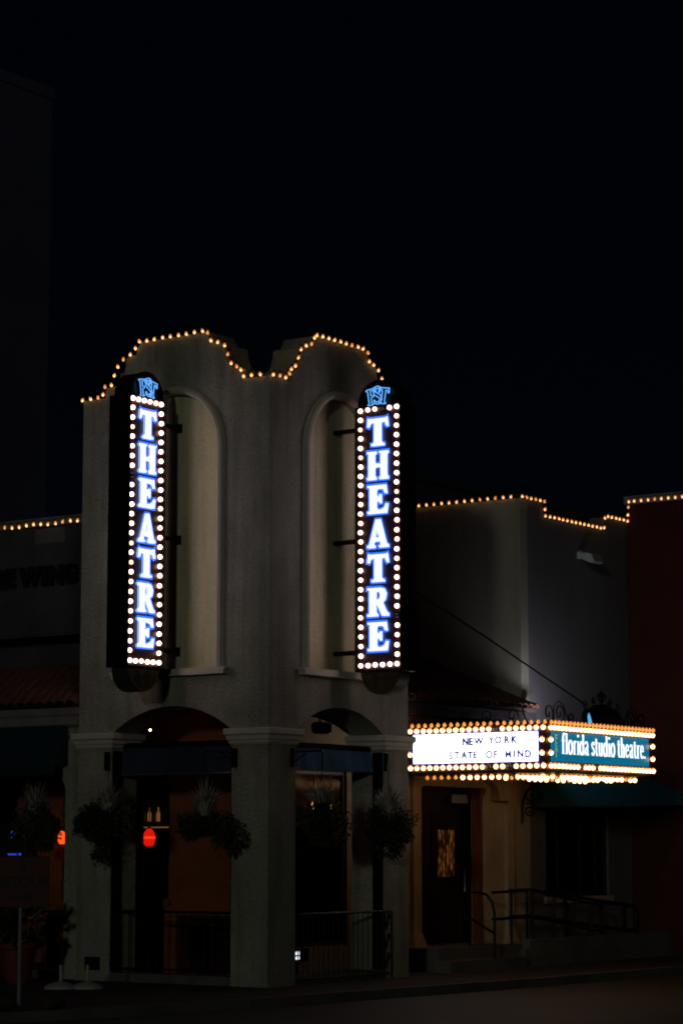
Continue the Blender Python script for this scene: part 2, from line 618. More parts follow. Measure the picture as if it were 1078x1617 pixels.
# ------------------------------------------------------------------ iron railings in the openings
def railing(name, label, a0, a1, fix, z0, z1, scroll_at, axis, n):
    loc = (fix, (a0 + a1) / 2, z0) if axis == 'y' else ((a0 + a1) / 2, fix, z0)
    t = thing(name, label, 'railing', loc, group='black iron railings')
    P = (lambda a, z, d=0.0: (fix + d, a, z)) if axis == 'y' else (lambda a, z, d=0.0: (a, fix + d, z))
    MB().tube([P(a0, z1), P(a1, z1)], 0.022, 6).build('top_rail', 'iron', t)
    MB().tube([P(a0, z0 + 0.07), P(a1, z0 + 0.07)], 0.016, 6).build('bottom_rail', 'iron', t)
    s0, s1 = scroll_at
    bar = MB().tube([(0, 0, 0), (0, 0, z1 - z0 - 0.0)], 0.0085, 5).mesh('baluster', 'iron')
    for i in range(n + 1):
        a = a0 + (a1 - a0) * i / n
        if s0 + 0.02 < a < s1 - 0.02:
            continue
        p = Vector(P(a, z0)) - Vector(loc)
        link('baluster', bar, t, p)
    sc = MB()
    cx, hw = (s0 + s1) / 2, (s1 - s0) / 2
    for e in (s0, s1):
        sc.tube([P(e, z0), P(e, z1)], 0.012, 5)
    H = z1 - z0 - 0.12
    mpf = lambda a, z, d: P(a, z, d)
    for k in range(3):
        zc = z0 + 0.12 + H * (k + 0.5) / 3
        for sgn in (-1, 1):
            sc.tube(spiral((cx + sgn * hw * 0.45, zc + sgn * 0.06), hw * 0.5, hw * 0.08, 90 * sgn, 1.4 * sgn, 22, mpf), 0.009, 5)
        sc.tube([P(cx - hw * 0.4, zc - 0.1), P(cx, zc), P(cx + hw * 0.4, zc + 0.1)], 0.009, 5)
    sc.build('scrollwork', 'iron', t)
    return t


railing('iron_railing', 'black iron railing closing the tower arch left of the corner', P0 + .035, T - P0 - .035, 0.10, 0.13, 1.06, (0.84, 1.12), 'y', 17)
railing('iron_railing', 'black iron railing closing the tower arch right of the corner', P0 + .035, 3.16, -0.03, 0.02, 1.04, (2.95, 3.16), 'x', 19)


# ------------------------------------------------------------------ canvas blinds rolled down behind the arches
def blind(label, axis, z0, z1):
    a0, a1 = P0 + 0.02, T - P0 - 0.02
    t = thing('canvas_blind', label, 'blind', (0.26, TC, z0) if axis == 'y' else (TC, 0.26, z0), group='canvas blinds behind the arches')
    mp = YZ(0.26) if axis == 'y' else XZ(0.26)
    prof = []
    N = 24
    rows = []
    for j in range(5):
        z = z1 - (z1 - z0) * j / 4
        rows.append([mp(a0 + (a1 - a0) * i / N, z, 0.012 * math.sin(i * 1.7) * j / 4 - 0.02 * j) for i in range(N + 1)])
    fr = [[(p[0], p[1], p[2]) for p in r] for r in rows]
    bk = [[(p[0] + (0.012 if axis == 'y' else 0), p[1] + (0.012 if axis == 'x' else 0), p[2]) for p in r] for r in rows]
    m_ = MB()
    m_.loft([fr[0], fr[1], fr[2], fr[3], fr[4], bk[4], bk[3], bk[2], bk[1], bk[0], fr[0]], cap=False, close=False)
    m_.build('canvas', 'navy_canvas' if axis == 'y' else 'navy_canvas_lit', t)
    ends = (mp(a0 - 0.01, z1 + 0.04, 0.01), mp(a1 + 0.01, z1 + 0.04, 0.01))
    MB().tube(ends, 0.045, 8).build('roller', 'black_metal', t)
    for e0 in (P0 + .002, T - P0 - .034):
        MB().prism([(e0, .14), (e0 + .032, .14), (e0 + .032, 3.50), (e0, 3.50)], [], YZ(0) if axis == 'y' else XZ(0), .02, .20).build('side_rail', 'black_metal', t)
    MB().tube((mp(a0, z0 - 0.012, -0.075), mp(a1, z0 - 0.012, -0.075)), 0.016, 6).build('hem_bar', 'steel', t)
    return t


blind('dark navy canvas blind under the tower arch left of the corner', 'y', 3.14, 3.54)
blind('navy canvas blind, coloured as lit, under the tower arch right of the corner', 'x', 3.20, 3.52)

# black loudspeaker under the right arch
t = thing('loudspeaker', 'black loudspeaker hung under the tower arch right of the corner', 'loudspeaker', (2.35, 0.75, 3.9))
MB().bevel_box(2.20, 2.50, 0.64, 0.84, 3.79, 3.97, 0.03).build('cabinet', 'black_metal', t)
MB().box(2.225, 2.475, 0.625, 0.639, 3.815, 3.945).build('grille', 'frame_dark', t)
MB().tube([(2.35, 0.76, 3.96), (2.35, 0.76, 4.2)], 0.02).build('bracket', 'iron', t)

# ================================================================== BLADE SIGNS
G = {}
G['T'] = ([(.05, 1.0), (.10, .97), (.90, .97), (.95, 1.0), (1.0, .68), (.93, .66), (.86, .80), (.78, .84), (.66, .84), (.66, .12), (.72, .08), (.80, .07), (.80, 0), (.20, 0), (.20, .07), (.28, .08), (.34, .12), (.34, .84), (.22, .84), (.14, .80), (.07, .66), (0, .68)], [])
G['H'] = ([(0, 1), (.42, 1), (.42, .93), (.35, .9), (.35, .56), (.65, .56), (.65, .9), (.58, .93), (.58, 1), (1, 1), (1, .93), (.93, .9), (.93, .1), (1, .07), (1, 0), (.58, 0), (.58, .07), (.65, .1), (.65, .44), (.35, .44), (.35, .1), (.42, .07), (.42, 0), (0, 0), (0, .07), (.07, .1), (.07, .9), (0, .93)], [])
G['E'] = ([(0.02, 1), (.88, 1), (.93, .70), (.85, .69), (.78, .82), (.66, .87), (.43, .87), (.43, .57), (.54, .58), (.60, .67), (.67, .67), (.67, .35), (.60, .35), (.54, .45), (.43, .46), (.43, .13), (.68, .13), (.82, .19), (.90, .33), (.98, .32), (.92, 0), (.02, 0), (.02, .07), (.12, .1), (.12, .9), (.02, .93)], [])
G['A'] = ([(.41, 1), (.61, 1), (.90, .12), (1, .07), (1, 0), (.56, 0), (.56, .07), (.65, .1), (.61, .22), (.31, .22), (.27, .1), (.36, .07), (.36, 0), (0, 0), (0, .07), (.1, .12)], [[(.355, .35), (.565, .35), (.46, .69)]])
G['R'] = ([(0, 1), (.62, 1), (.80, .94), (.89, .77), (.84, .58), (.69, .49), (.91, .12), (1, .07), (1, 0), (.71, 0), (.45, .43), (.40, .43), (.40, .1), (.48, .07), (.48, 0), (0, 0), (0, .07), (.1, .1), (.1, .9), (0, .93)], [[(.40, .87), (.52, .87), (.60, .80), (.61, .70), (.55, .58), (.40, .56)]])
G['F'] = ([(0, 1), (.9, 1), (.9, .72), (.82, .74), (.72, .9), (.40, .9), (.40, .58), (.62, .58), (.62, .46), (.40, .46), (.40, .1), (.52, .06), (.52, 0), (0, 0), (0, .06), (.14, .1), (.14, .9), (0, .94)], [])


def s_outline():
    ctr = [(.80, .80), (.70, .92), (.50, .96), (.28, .90), (.18, .74), (.26, .60), (.50, .50), (.72, .40), (.82, .24), (.72, .09), (.50, .03), (.28, .08), (.18, .22)]
    wd = [.05, .07, .08, .11, .13, .13, .13, .13, .13, .11, .08, .07, .05]
    a, b_ = [], []
    for i, p in enumerate(ctr):
        d = (Vector(ctr[min(i + 1, 12)]) - Vector(ctr[max(i - 1, 0)])).normalized()
        nn = Vector((-d.y, d.x))
        a.append((p[0] + nn.x * wd[i] * .75, p[1] + nn.y * wd[i] * .75))
        b_.append((p[0] - nn.x * wd[i] * .75, p[1] - nn.y * wd[i] * .75))
    return a + b_[::-1]


G['S'] = (s_outline(), [])


def grow(poly, d):
    """offset a polygon outwards by d"""
    n = len(poly)
    area = sum(poly[i][0] * poly[(i + 1) % n][1] - poly[(i + 1) % n][0] * poly[i][1] for i in range(n))
    s = 1 if area > 0 else -1
    out = []
    for i in range(n):
        p0, p1, p2 = Vector(poly[i - 1]), Vector(poly[i]), Vector(poly[(i + 1) % n])
        e1, e2 = (p1 - p0).normalized(), (p2 - p1).normalized()
        n1, n2 = Vector((e1.y, -e1.x)) * s, Vector((e2.y, -e2.x)) * s
        m_ = (n1 + n2)
        if m_.length < 1e-3:
            m_ = n1
        m_.normalize()
        k = 1 / max(0.55, m_.dot(n1))
        out.append((p1.x + m_.x * d * k, p1.y + m_.y * d * k))
    return out


def glyph(ch, wid, hei, rot=0.0):
    o, hs = G[ch]

    def t(p):
        x, z = (p[0] - .5) * wid, (p[1] - .5) * hei
        return (x * math.cos(rot) - z * math.sin(rot), x * math.sin(rot) + z * math.cos(rot))
    return [t(p) for p in o], [[t(p) for p in h] for h in hs]


bulb_me = MB().sphere((0, 0, 0), 0.036, 10, 8).mesh('bulb', 'sign_bulb', True)
bulb_warm_me = MB().sphere((0, 0, 0), 0.036, 10, 8).mesh('bulb', 'sign_bulb_warm', True)
bulb_dim_me = MB().sphere((0, 0, 0), 0.034, 10, 8).mesh('bulb', 'sign_bulb_dim', True)
dead_me = MB().sphere((0, 0, 0), 0.036, 8, 6).mesh('bulb', 'dead_bulb', True)
lm = {}
for ch in 'THEAR':
    o_, h_ = glyph(ch, 0.385, 0.435)
    f_ = MB().prism(o_, h_, lambda a, b_, d: (a, d, b_), -0.05, 0.0).mesh('letter', 'letter_face')
    n_ = MB()
    n_.tube([(a, -0.035, b_) for a, b_ in grow(o_, 0.021)], 0.0095, 5, closed=True)
    for h in h_:
        n_.tube([(a, -0.035, b_) for a, b_ in grow(h, -0.010)], 0.006, 5, closed=True)
    lm[ch] = (f_, n_.mesh('neon_outline', 'neon_blue'))
for ch, rot in (('F', 0.16), ('S', 0.0), ('T', -0.16)):
    o_, h_ = glyph(ch, 0.20, 0.27 if ch == 'S' else 0.25, rot)
    f_ = MB().prism(o_, h_, lambda a, b_, d: (a, d, b_), -0.02, 0.0).mesh('letter', 'cabinet_paint')
    n_ = MB().tube([(a, -0.03, b_) for a, b_ in o_], 0.0085, 5, closed=True)
    lm['m' + ch] = (f_, n_.mesh('neon_outline', 'neon_pale'))


def blade_sign(label, loc, rz, wall_side, dead, dim):
    t = thing('blade_sign', label, 'sign', loc, rz, group='vertical lit signs on the tower', world=False)
    hw, ht = 0.43, 0.15
    ca = MB()
    ca.bevel_box(-hw, hw, -ht, ht, 4.66, 8.76, 0.012)
    ca.build('cabinet', 'cabinet_paint', t)
    up = arc(0, 8.762, 0.385, 0, 180, 28)
    MB().prism(up, [], lambda a, b_, d: (a, d, b_), -ht + 0.004, ht - 0.004).build('domed_head', 'cabinet_paint', t)
    MB().prism(arc(0, 8.77, 0.385, 0, 180, 28) + list(reversed(arc(0, 8.77, 0.345, 0, 180, 28))), [], lambda a, b_, d: (a, d, b_), -ht - 0.03, -ht + 0.0).build('head_rim', 'black_metal', t)
    dn = arc(0, 4.658, 0.345, 180, 360, 28)
    MB().prism(dn, [], lambda a, b_, d: (a, d, b_), -ht + 0.004, ht - 0.004).build('rounded_foot', 'foot_metal', t)
    # sunburst on the foot
    for sgn, ro in ((1, 0), (-1, math.pi)):
        y = -ht
        rim = MB().prism(arc(0, 4.655, 0.335, 180, 360, 28) + list(reversed(arc(0, 4.655, 0.295, 180, 360, 28))), [], lambda a, b_, d: (a, d, b_), y - 0.025, y + 0.01).build('foot_rim', 'gold_trim', t, loc=(0, 0, 0))
        rim.rotation_euler = (0, 0, ro)
        ray = MB().prism([(0.09, -0.006), (0.285, -0.016), (0.285, 0.016), (0.09, 0.006)], [], lambda a, b_, d: (a, d, b_), -0.016, 0.012).mesh('sunburst_ray', 'gold_trim')
        for k in range(13):
            a = R(187 + 166 * k / 12)
            link('sunburst_ray', ray, t, (0, y * sgn, 4.655), (0, -a, 0) if sgn == 1 else (0, -a, math.pi))
    # both faces
    for side in (0, 1):
        ro = math.pi * side
        s = 1 if side == 0 else -1
        yp = -ht * s
        pn = MB()
        pn.prism([(-0.405, 4.69), (0.405, 4.69), (0.405, 8.74), (-0.405, 8.74)], [], lambda a, b_, d: (a, d, b_), -ht - 0.006, -ht + 0.004)
        link('face_panel', pn.mesh('face_panel', 'sign_panel'), t, (0, 0, 0), (0, 0, ro))
        fr = MB()
        fr.prism([(-0.428, 4.664), (0.428, 4.664), (0.428, 8.756), (-0.428, 8.756)], [[(-0.403, 4.69), (0.403, 4.69), (0.403, 8.735), (-0.403, 8.735)]], lambda a, b_, d: (a, d, b_), -ht - 0.052, -ht + 0.003)
        link('face_frame', fr.mesh('face_frame', 'black_metal'), t, (0, 0, 0), (0, 0, ro))
        # bulbs: clockwise border
        pos = []
        for k in range(28):
            z = 8.70 - k * (8.70 - 4.762) / 27
            pos.append(('l', k, -0.335, z))
            pos.append(('r', k, 0.335, z))
        for k in range(1, 5):
            pos.append(('t', k, -0.335 + 0.134 * k, 8.70))
            pos.append(('b', k, -0.335 + 0.134 * k, 4.762))
        for e, k, x, z in pos:
            me = dead_me if (e, k) in dead and side == 0 else (bulb_dim_me if (e, k) in dim else random.choice((bulb_me, bulb_me, bulb_warm_me)))
            link('bulb', me, t, (x * s + random.uniform(-.004, .004), yp - 0.030 * s, z + random.uniform(-.004, .004)))
        for k, ch in enumerate('THEATRE'):
            f_, n_ = lm[ch]
            l = link('letter', f_, t, (0, yp - 0.012 * s, 8.345 - k * 0.5255), (0, 0, ro))
            link('neon_outline', n_, l, (0, 0, 0))
        for ch, x, z in (('F', -0.105, 8.895), ('S', 0.0, 8.912), ('T', 0.105, 8.895)):
            f_, n_ = lm['m' + ch]
            l = link('letter', f_, t, (x * s, yp - (0.012 + (0.012 if ch == 'S' else 0)) * s, z), (0, 0, ro))
            link('neon_outline', n_, l, (0, 0, 0))
    # wall brackets
    ws = wall_side
    for z in (8.44, 6.70, 4.98):
        br = MB()
        br.tube([(ws * 0.42, 0, z), (ws * 0.99, 0, z)], 0.038, 8)
        pl = br.build('wall_bracket', 'iron', t, loc=(0, 0, 0))
        MB().box(ws * 0.985 - 0.008, ws * 0.985 + 0.008, -0.055, 0.055, z - 0.07, z + 0.07).build('bracket_plate', 'iron', pl)
    return t


blade_sign('dark vertical THEATRE sign with bulb border projecting from the tower left of the corner', (-0.89, 1.82, 0), 0.0, 1, {('l', 8)}, {('l', 17), ('l', 15), ('r', 20), ('l', 3)})
blade_sign('dark vertical THEATRE sign with bulb border projecting from the tower right of the corner', (1.82, -0.85, 0), R(-90), -1, {('r', 22), ('t', 3)}, {('l', 2), ('l', 5), ('r', 9)})

# ================================================================== STRINGS OF ROOF LIGHTS
def two_tone(me, second, zcut):
    # the bulb's orange halo is painted onto its neck as a second emission
    me.materials.append(M[second])
    for p in me.polygons:
        if p.center.z > zcut:
            p.material_index = 1
    return me


sb_me = two_tone(MB().lathe([(0.002, -0.040), (0.014, -0.034), (0.021, -0.018), (0.022, -0.004), (0.018, 0.010), (0.011, 0.026), (0.010, 0.03)], 8).mesh('bulb', 'string_bulb', True), 'string_halo', -0.006)
sb_dim_me = sb_me.copy()
sb_dim_me.materials[0] = M['string_dim']
ss_me = MB().lathe([(0.012, 0.0), (0.013, 0.04), (0.006, 0.045)], 6).mesh('socket', 'iron')


def string_lights(label, pts, wire=None):
    c = Vector(pts[len(pts) // 2])
    t = thing('string_lights', label, 'string lights', c, group='strings of warm bulbs along the rooflines')
    MB().tube([Vector(p) + Vector((0, 0, 0.055)) for p in (wire or pts)], 0.006, 5).build('wire', 'iron', t)
    for p in pts:
        tilt = (random.uniform(-.35, .35), random.uniform(-.35, .35), 0)
        o = link('bulb', sb_dim_me if random.random() < .14 else sb_me, t, Vector(p) - c, tilt)
        link('socket', ss_me, o, (0, 0, 0.026))
    return t


LB = [(3.684, 9.094), (3.524, 9.097), (3.365, 9.1), (3.26, 9.139), (3.223, 9.258), (3.091, 9.273), (3.028, 9.419), (2.965, 9.554), (2.849, 9.657), (2.707, 9.717), (2.605, 9.806), (2.529, 9.908), (2.374, 9.899), (2.22, 9.905), (2.054, 9.91), (1.901, 9.911), (1.737, 9.911), (1.586, 9.912), (1.423, 9.917), (1.267, 9.917), (1.161, 9.879), (1.104, 9.748), (0.962, 9.706), (0.826, 9.64), (0.764, 9.494), (0.702, 9.349), (0.598, 9.283), (0.518, 9.225), (0.463, 9.116), (0.312, 9.118), (0.15, 9.114)]
RB = [(0.031, 9.097), (0.198, 9.105), (0.342, 9.103), (0.431, 9.176), (0.487, 9.259), (0.592, 9.326), (0.665, 9.466), (0.729, 9.605), (0.861, 9.682), (1.009, 9.733), (1.075, 9.844), (1.15, 9.897), (1.301, 9.903), (1.461, 9.901), (1.623, 9.904), (1.777, 9.905), (1.932, 9.902), (2.088, 9.898), (2.253, 9.901), (2.403, 9.896), (2.526, 9.85), (2.57, 9.719), (2.686, 9.681), (2.828, 9.617), (2.918, 9.497), (3.03, 9.36), (3.12, 9.26), (3.24, 9.12), (3.40, 9.10), (3.55, 9.10)]
string_lights('string of warm bulbs along the curved tower parapet left of the corner', [(-0.045, y, z - 0.02) for y, z in LB])
string_lights('string of warm bulbs along the curved tower parapet right of the corner', [(x, -0.045, z - 0.02) for x, z in RB])
string_lights('straight string of warm bulbs on the low dark building at the left edge', [(0.26, 4.02 + i * 0.158, 7.205 + 0.012 * math.sin(i * 1.3)) for i in range(17)])

# ================================================================== LEFT WING
wing = thing('theatre_wing', 'low dark stucco building with black wall letters left of the tower', 'building', (1.5, 6.5, 0))
Y0, Y1 = T + 0.01, 9.6
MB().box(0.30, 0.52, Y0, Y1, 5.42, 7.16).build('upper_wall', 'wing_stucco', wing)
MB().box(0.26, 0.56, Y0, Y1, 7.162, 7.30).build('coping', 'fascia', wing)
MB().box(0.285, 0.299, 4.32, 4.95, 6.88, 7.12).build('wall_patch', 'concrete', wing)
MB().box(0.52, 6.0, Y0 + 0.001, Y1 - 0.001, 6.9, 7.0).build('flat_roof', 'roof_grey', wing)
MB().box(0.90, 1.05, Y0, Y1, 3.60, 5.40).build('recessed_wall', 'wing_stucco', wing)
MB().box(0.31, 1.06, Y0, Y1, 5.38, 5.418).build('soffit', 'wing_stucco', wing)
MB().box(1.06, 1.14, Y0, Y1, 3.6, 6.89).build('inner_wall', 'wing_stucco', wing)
MB().box(0.03, 1.04, Y0 + 0.25, Y1, 3.72, 3.78).build('patio_ceiling', 'maroon_ceiling', wing)
fx = MB()
fx.prism([(0.03, 3.94), (0.07, 3.90), (0.20, 3.90), (0.20, 4.20), (0.02, 4.20), (0.02, 4.10), (0.05, 4.06), (0.05, 3.98)], [], lambda a, b_, d: (a, d, b_), Y0, Y1)
fx.build('fascia_beam', 'fascia', wing)
pr = MB().box(0.10, 0.55, Y0, 4.05, 0.0, 3.89)
pr.build('pier', 'stucco', wing)
spd = [(4.051, 3.70), (4.70, 3.70), (4.70, 3.30)] + [(4.55 - 0.5 * math.sin(R(a)), 2.80 + 0.5 * math.cos(R(a))) for a in range(0, 91, 10)]
MB().prism(spd, [], YZ(0.12), 0.0, 0.40).build('arch_spandrel', 'stucco', wing)


# clay tile roofs: barrel tiles laid singly on a sloping deck
def tile_mesh(wd, ln):
    m_ = MB()
    n = 5
    rings = []
    for (s, sc) in ((0.0, 1.0), (ln, 0.86)):
        o_ = [(wd * .5 * sc * math.cos(math.pi * k / n), s, wd * .42 * sc * math.sin(math.pi * k / n)) for k in range(n + 1)]
        i_ = [((wd * .5 - 0.014) * sc * math.cos(math.pi * k / n), s, (wd * .42 - 0.014) * sc * math.sin(math.pi * k / n)) for k in range(n, -1, -1)]
        rings.append(o_ + i_)
    m_.loft(rings)
    return m_.mesh('roof_tile', 'tile')


def tiled_roof(parent, name, e0, run_dir, up_dir, ncol, nrow, wd, ln, deck_mat='roof_under'):
    """e0 eave corner, run_dir unit vector along the eave, up_dir unit vector up the slope"""
    e0, run_dir, up_dir = Vector(e0), Vector(run_dir).normalized(), Vector(up_dir).normalized()
    nrm = run_dir.cross(up_dir).normalized()
    if nrm.z < 0:
        nrm = -nrm
    L_, U_ = run_dir * (ncol * wd), up_dir * (nrow * ln * 0.86)
    d = MB()
    lo = [e0 - nrm * 0.06, e0 + L_ - nrm * 0.06, e0 + L_ + U_ - nrm * 0.06, e0 + U_ - nrm * 0.06]
    d.add([tuple(p) for p in lo] + [tuple(p + nrm * 0.055) for p in lo], [(0, 3, 2, 1), (4, 5, 6, 7), (0, 1, 5, 4), (1, 2, 6, 5), (2, 3, 7, 6), (3, 0, 4, 7)])
    dk = d.build(name, deck_mat, parent)
    base = -parent.location
    me = tile_mesh(wd * 1.02, ln)
    mw = Matrix((run_dir, up_dir, nrm)).transposed().to_4x4()
    eul = mw.to_euler()
    for r_ in range(nrow):
        for c_ in range(ncol):
            p = e0 + run_dir * ((c_ + .5) * wd) + up_dir * (r_ * ln * .86 - 0.05) + nrm * (0.006 + 0.006 * random.random())
            o = link('roof_tile', me, dk, p, (eul.x, eul.y, eul.z + random.uniform(-.02, .02)))
    return dk


tiled_roof(wing, 'tile_roof', (-0.02, 6.6, 4.26), (0, -1, 0), (0.90, 0, 0.70), 14, 3, 0.206, 0.40)
# wall letters


def text_mesh(s, size, extr, offs, m, name='letter'):
    cu = bpy.data.curves.new('t', 'FONT')
    cu.body = s
    cu.size = size
    cu.extrude = extr
    cu.offset = offs
    cu.align_x = 'CENTER'
    cu.align_y = 'CENTER'
    ob = bpy.data.objects.new('t', cu)
    C.objects.link(ob)
    dg = bpy.context.evaluated_depsgraph_get()
    dg.update()
    me = bpy.data.meshes.new_from_object(ob.evaluated_get(dg))
    me.name = name
    bpy.data.objects.remove(ob)
    bpy.data.curves.remove(cu)
    me.materials.clear()
    me.materials.append(M[m])
    return me


FX = (R(90), 0, R(-90))      # text standing on a wall that faces -X
FY = (R(90), 0, 0)           # text standing on a wall that faces -Y
for ch, y in zip('RE WING', (5.71, 5.47, None, 5.02, 4.72, 4.47, 4.16)):
    if y is not None:
        link('letter', text_mesh(ch, 0.40, 0.03, 0.028, 'black_letter'), wing, Vector((0.27, y, 6.335)) - wing.location, FX)

# restaurant wall behind the porch and patio, with windows
OW = 2.0
wins = [(3.50, 4.17, 1.20, 3.44), (5.05, 5.80, 1.17, 2.96), (6.82, 7.75, 1.10, 3.25)]
rest = thing('restaurant_wall', 'orange stucco restaurant wall with windows behind the left arch', 'wall', (OW, 5.5, 0))
MB().prism([(1.70, 0), (Y1, 0), (Y1, 4.2), (1.70, 4.2)], [[(a, c), (b_, c), (b_, d), (a, d)] for a, b_, c, d in wins], YZ(OW), 0.0, 0.16).build('wall', 'orange_stucco', rest)
for a, b_, c, d in wins:
    wf = MB().prism([(a + .002, c + .002), (b_ - .002, c + .002), (b_ - .002, d - .002), (a + .002, d - .002)], [[(a + .05, c + .05), (b_ - .05, c + .05), (b_ - .05, d - .05), (a + .05, d - .05)]], YZ(OW), 0.04, 0.10).build('window_frame', 'frame_dark', rest)
    MB().box(OW + 0.065, OW + 0.071, a + .04, b_ - .04, c + .04, d - .04).build('pane', 'window_glass', wf)
    MB().box(OW - 0.07, OW + 0.03, a - .05, b_ + .05, c - .11, c - .002).build('sill', 'orange_stucco', rest)
MB().box(OW - 0.012, OW - 0.001, 1.71, 3.3, 0.0, 0.95).build('dado', 'red_stucco', rest)
# wall behind the right arch with a big dark window
wall2 = thing('porch_wall', 'olive stucco wall with a large dark window behind the right arch', 'wall', (3.6, 1.7, 0))
wx = (2.35, 4.42, 0.44, 3.27)
MB().prism([(OW + .161, 0), (5.30, 0), (5.30, 4.2), (OW + .161, 4.2)], [[(wx[0], wx[2]), (wx[1], wx[2]), (wx[1], wx[3]), (wx[0], wx[3])]], XZ(1.70), 0.0, 0.16).build('wall', 'olive_stucco', wall2)
wf = MB().prism([(wx[0] + .002, wx[2] + .002), (wx[1] - .002, wx[2] + .002), (wx[1] - .002, wx[3] - .002), (wx[0] + .002, wx[3] - .002)],
                [[(wx[0] + .06, wx[2] + .06), (wx[1] - .06, wx[2] + .06), (wx[1] - .06, wx[3] - .06), (wx[0] + .06, wx[3] - .06)]], XZ(1.70), 0.04, 0.10).build('window_frame', 'frame_dark', wall2)
MB().box(wx[0] + .05, wx[1] - .05, 1.765, 1.771, wx[2] + .05, wx[3] - .05).build('pane', 'window_glass', wf)
MB().box(OW + .162, 5.28, 1.688, 1.699, 0.0, 0.42).build('dado', 'olive_stucco', wall2)
# dim rooms behind the glass
room = thing('dining_room', 'dim dining room seen through the restaurant windows', 'room', (5, 6, 0))
MB().box(2.17, 9.0, 1.87, 9.5, 0.30, 0.42).build('floor', 'porch_floor', room)
MB().box(2.17, 9.0, 1.87, 9.5, 3.75, 3.80).build('ceiling', 'room_dark', room)
MB().box(8.9, 9.0, 1.88, 9.5, 0.43, 3.74).build('wall', 'room_dark', room)
MB().box(2.2, 8.89, 9.4, 9.5, 0.43, 3.74).build('wall', 'room_dark', room)


def lantern(name, label, p, m, core, r=0.085, h=0.30, cord=3.75, mount=None):
    t = thing(name, label, 'lamp', p)
    x, y, z = p
    MB().lathe([(0.02, z - h * .5), (r * .62, z - h * .5), (r * .95, z - h * .25), (r, z), (r * .82, z + h * .25), (r * .35, z + h * .5), (0.02, z + h * .5)], 14, (x, y)).build('shade', m, t, True)
    MB().lathe([(r * 1.01, z - h * .08), (r * 1.03, z), (r * 1.01, z + h * .05)], 14, (x, y)).build('bright_band', core, t, True)
    MB().lathe([(0.02, z + h * .5), (r * .4, z + h * .5), (r * .3, z + h * .58), (0.02, z + h * .6)], 10, (x, y)).build('cap', 'iron', t)
    if mount:
        MB().tube([(x, y, z + h * .58), (x, y, z + h * .75), (mount[0], mount[1], z + h * .75)], 0.012).build('arm', 'iron', t)
    else:
        MB().tube([(x, y, z + h * .58), (x, y, cord)], 0.008).build('cord', 'iron', t)
    return t


lantern('pendant_lamp', 'glowing red pendant lamp in the window behind the left arch', (2.75, 4.545, 2.19), 'red_lamp', 'red_lamp_core', 0.105, 0.29)
lantern('wall_lantern', 'glowing amber lantern beside the left pier above the patio', (1.85, 5.665, 2.19), 'amber_lamp', 'amber_lamp', 0.075, 0.22, mount=(2.0, 5.665))
# bar shelf, its warm light painted as a glow on two bottles
t = thing('bar_shelf', 'small warm-lit bar shelf with bottles above the red pendant lamp', 'shelf', (4.0, 5.53, 2.4))
MB().box(3.95, 4.15, 5.2, 5.9, 2.44, 2.47).build('board', 'door_wood', t)
MB().box(4.16, 4.19, 5.1, 6.0, 2.3, 3.1).build('back_panel', 'room_dark', t)
bt = MB().lathe([(0.03, 0), (0.032, 0.13), (0.012, 0.18), (0.012, 0.24)], 8).mesh('bottle', 'warm_glow')
for k, y in enumerate((5.42, 5.50, 5.62, 5.74)):
    link('bottle', bt if k in (0, 2) else MB().lathe([(0.03, 0), (0.032, 0.13), (0.012, 0.18), (0.012, 0.24)], 8).mesh('bottle', 'gold_trim'), t, Vector((4.04, y, 2.471)) - t.location)
MB().tube([(4.06, 5.2, 2.37), (4.06, 5.9, 2.37)], 0.012).build('light_strip', 'warm_glow', t)
# candle sconces on the far room wall seen through the right window
for k, (x, y, z) in enumerate(((6.10, 3.62, 2.72), (6.62, 3.62, 2.72), (6.95, 3.62, 2.74))):
    t = thing('candle_sconce', ['dim candle lamp, leftmost of three behind the right arch window', 'dim candle lamp, middle of three behind the right arch window', 'dim candle lamp, rightmost of three behind the right arch window'][k], 'lamp', (x, y, z), group='candle lamps behind the window')
    MB().lathe([(0.012, z - .07), (0.026, z - .03), (0.022, z + .05), (0.004, z + .10)], 8, (x, y)).build('flame_bulb', 'candle_bulb', t, True)
    MB().lathe([(0.04, z - .10), (0.05, z - .075), (0.015, z - .07)], 8, (x, y)).build('holder', 'gold_trim', t)
    MB().tube([(x, y, z - .09), (x, y + .05, z - .14), (x, 3.80, z - .10)], 0.01).build('arm', 'gold_trim', t)
MB().box(5.6, 8.8, 3.80, 3.9, 0.43, 3.74).build('partition', 'room_dark', room)
# ceiling lamp of the porch and blue screen on the patio
t = thing('porch_lamp', 'tiny bare warm bulb under the tower arch left of the corner', 'lamp', (0.95, 3.12, 3.95))
MB().sphere((0.95, 3.05, 3.86), 0.014, 8, 6).build('bulb', 'porch_bulb', t, True)
MB().tube([(0.95, 3.05, 3.88), (0.95, 3.05, 4.2)], 0.008).build('cord', 'iron', t)
t = thing('television', 'dark television with a blue picture at the left edge above the road sign', 'television', (1.6, 6.5, 2.0))
MB().bevel_box(1.55, 1.62, 6.22, 7.1, 1.86, 2.42, 0.012).build('casing', 'frame_dark', t)
MB().tube([(1.62, 6.66, 2.14), (2.0, 6.66, 2.14)], 0.02).build('bracket', 'iron', t)
for a, b_, c, d in ((6.45, 6.54, 2.24, 2.30), (6.46, 6.53, 2.17, 2.22), (6.40, 6.60, 1.895, 1.925), (6.30, 6.36, 1.895, 1.93)):
    MB().box(1.544, 1.549, a, b_, c, d).build('lit_patch', 'screen_blue', t)

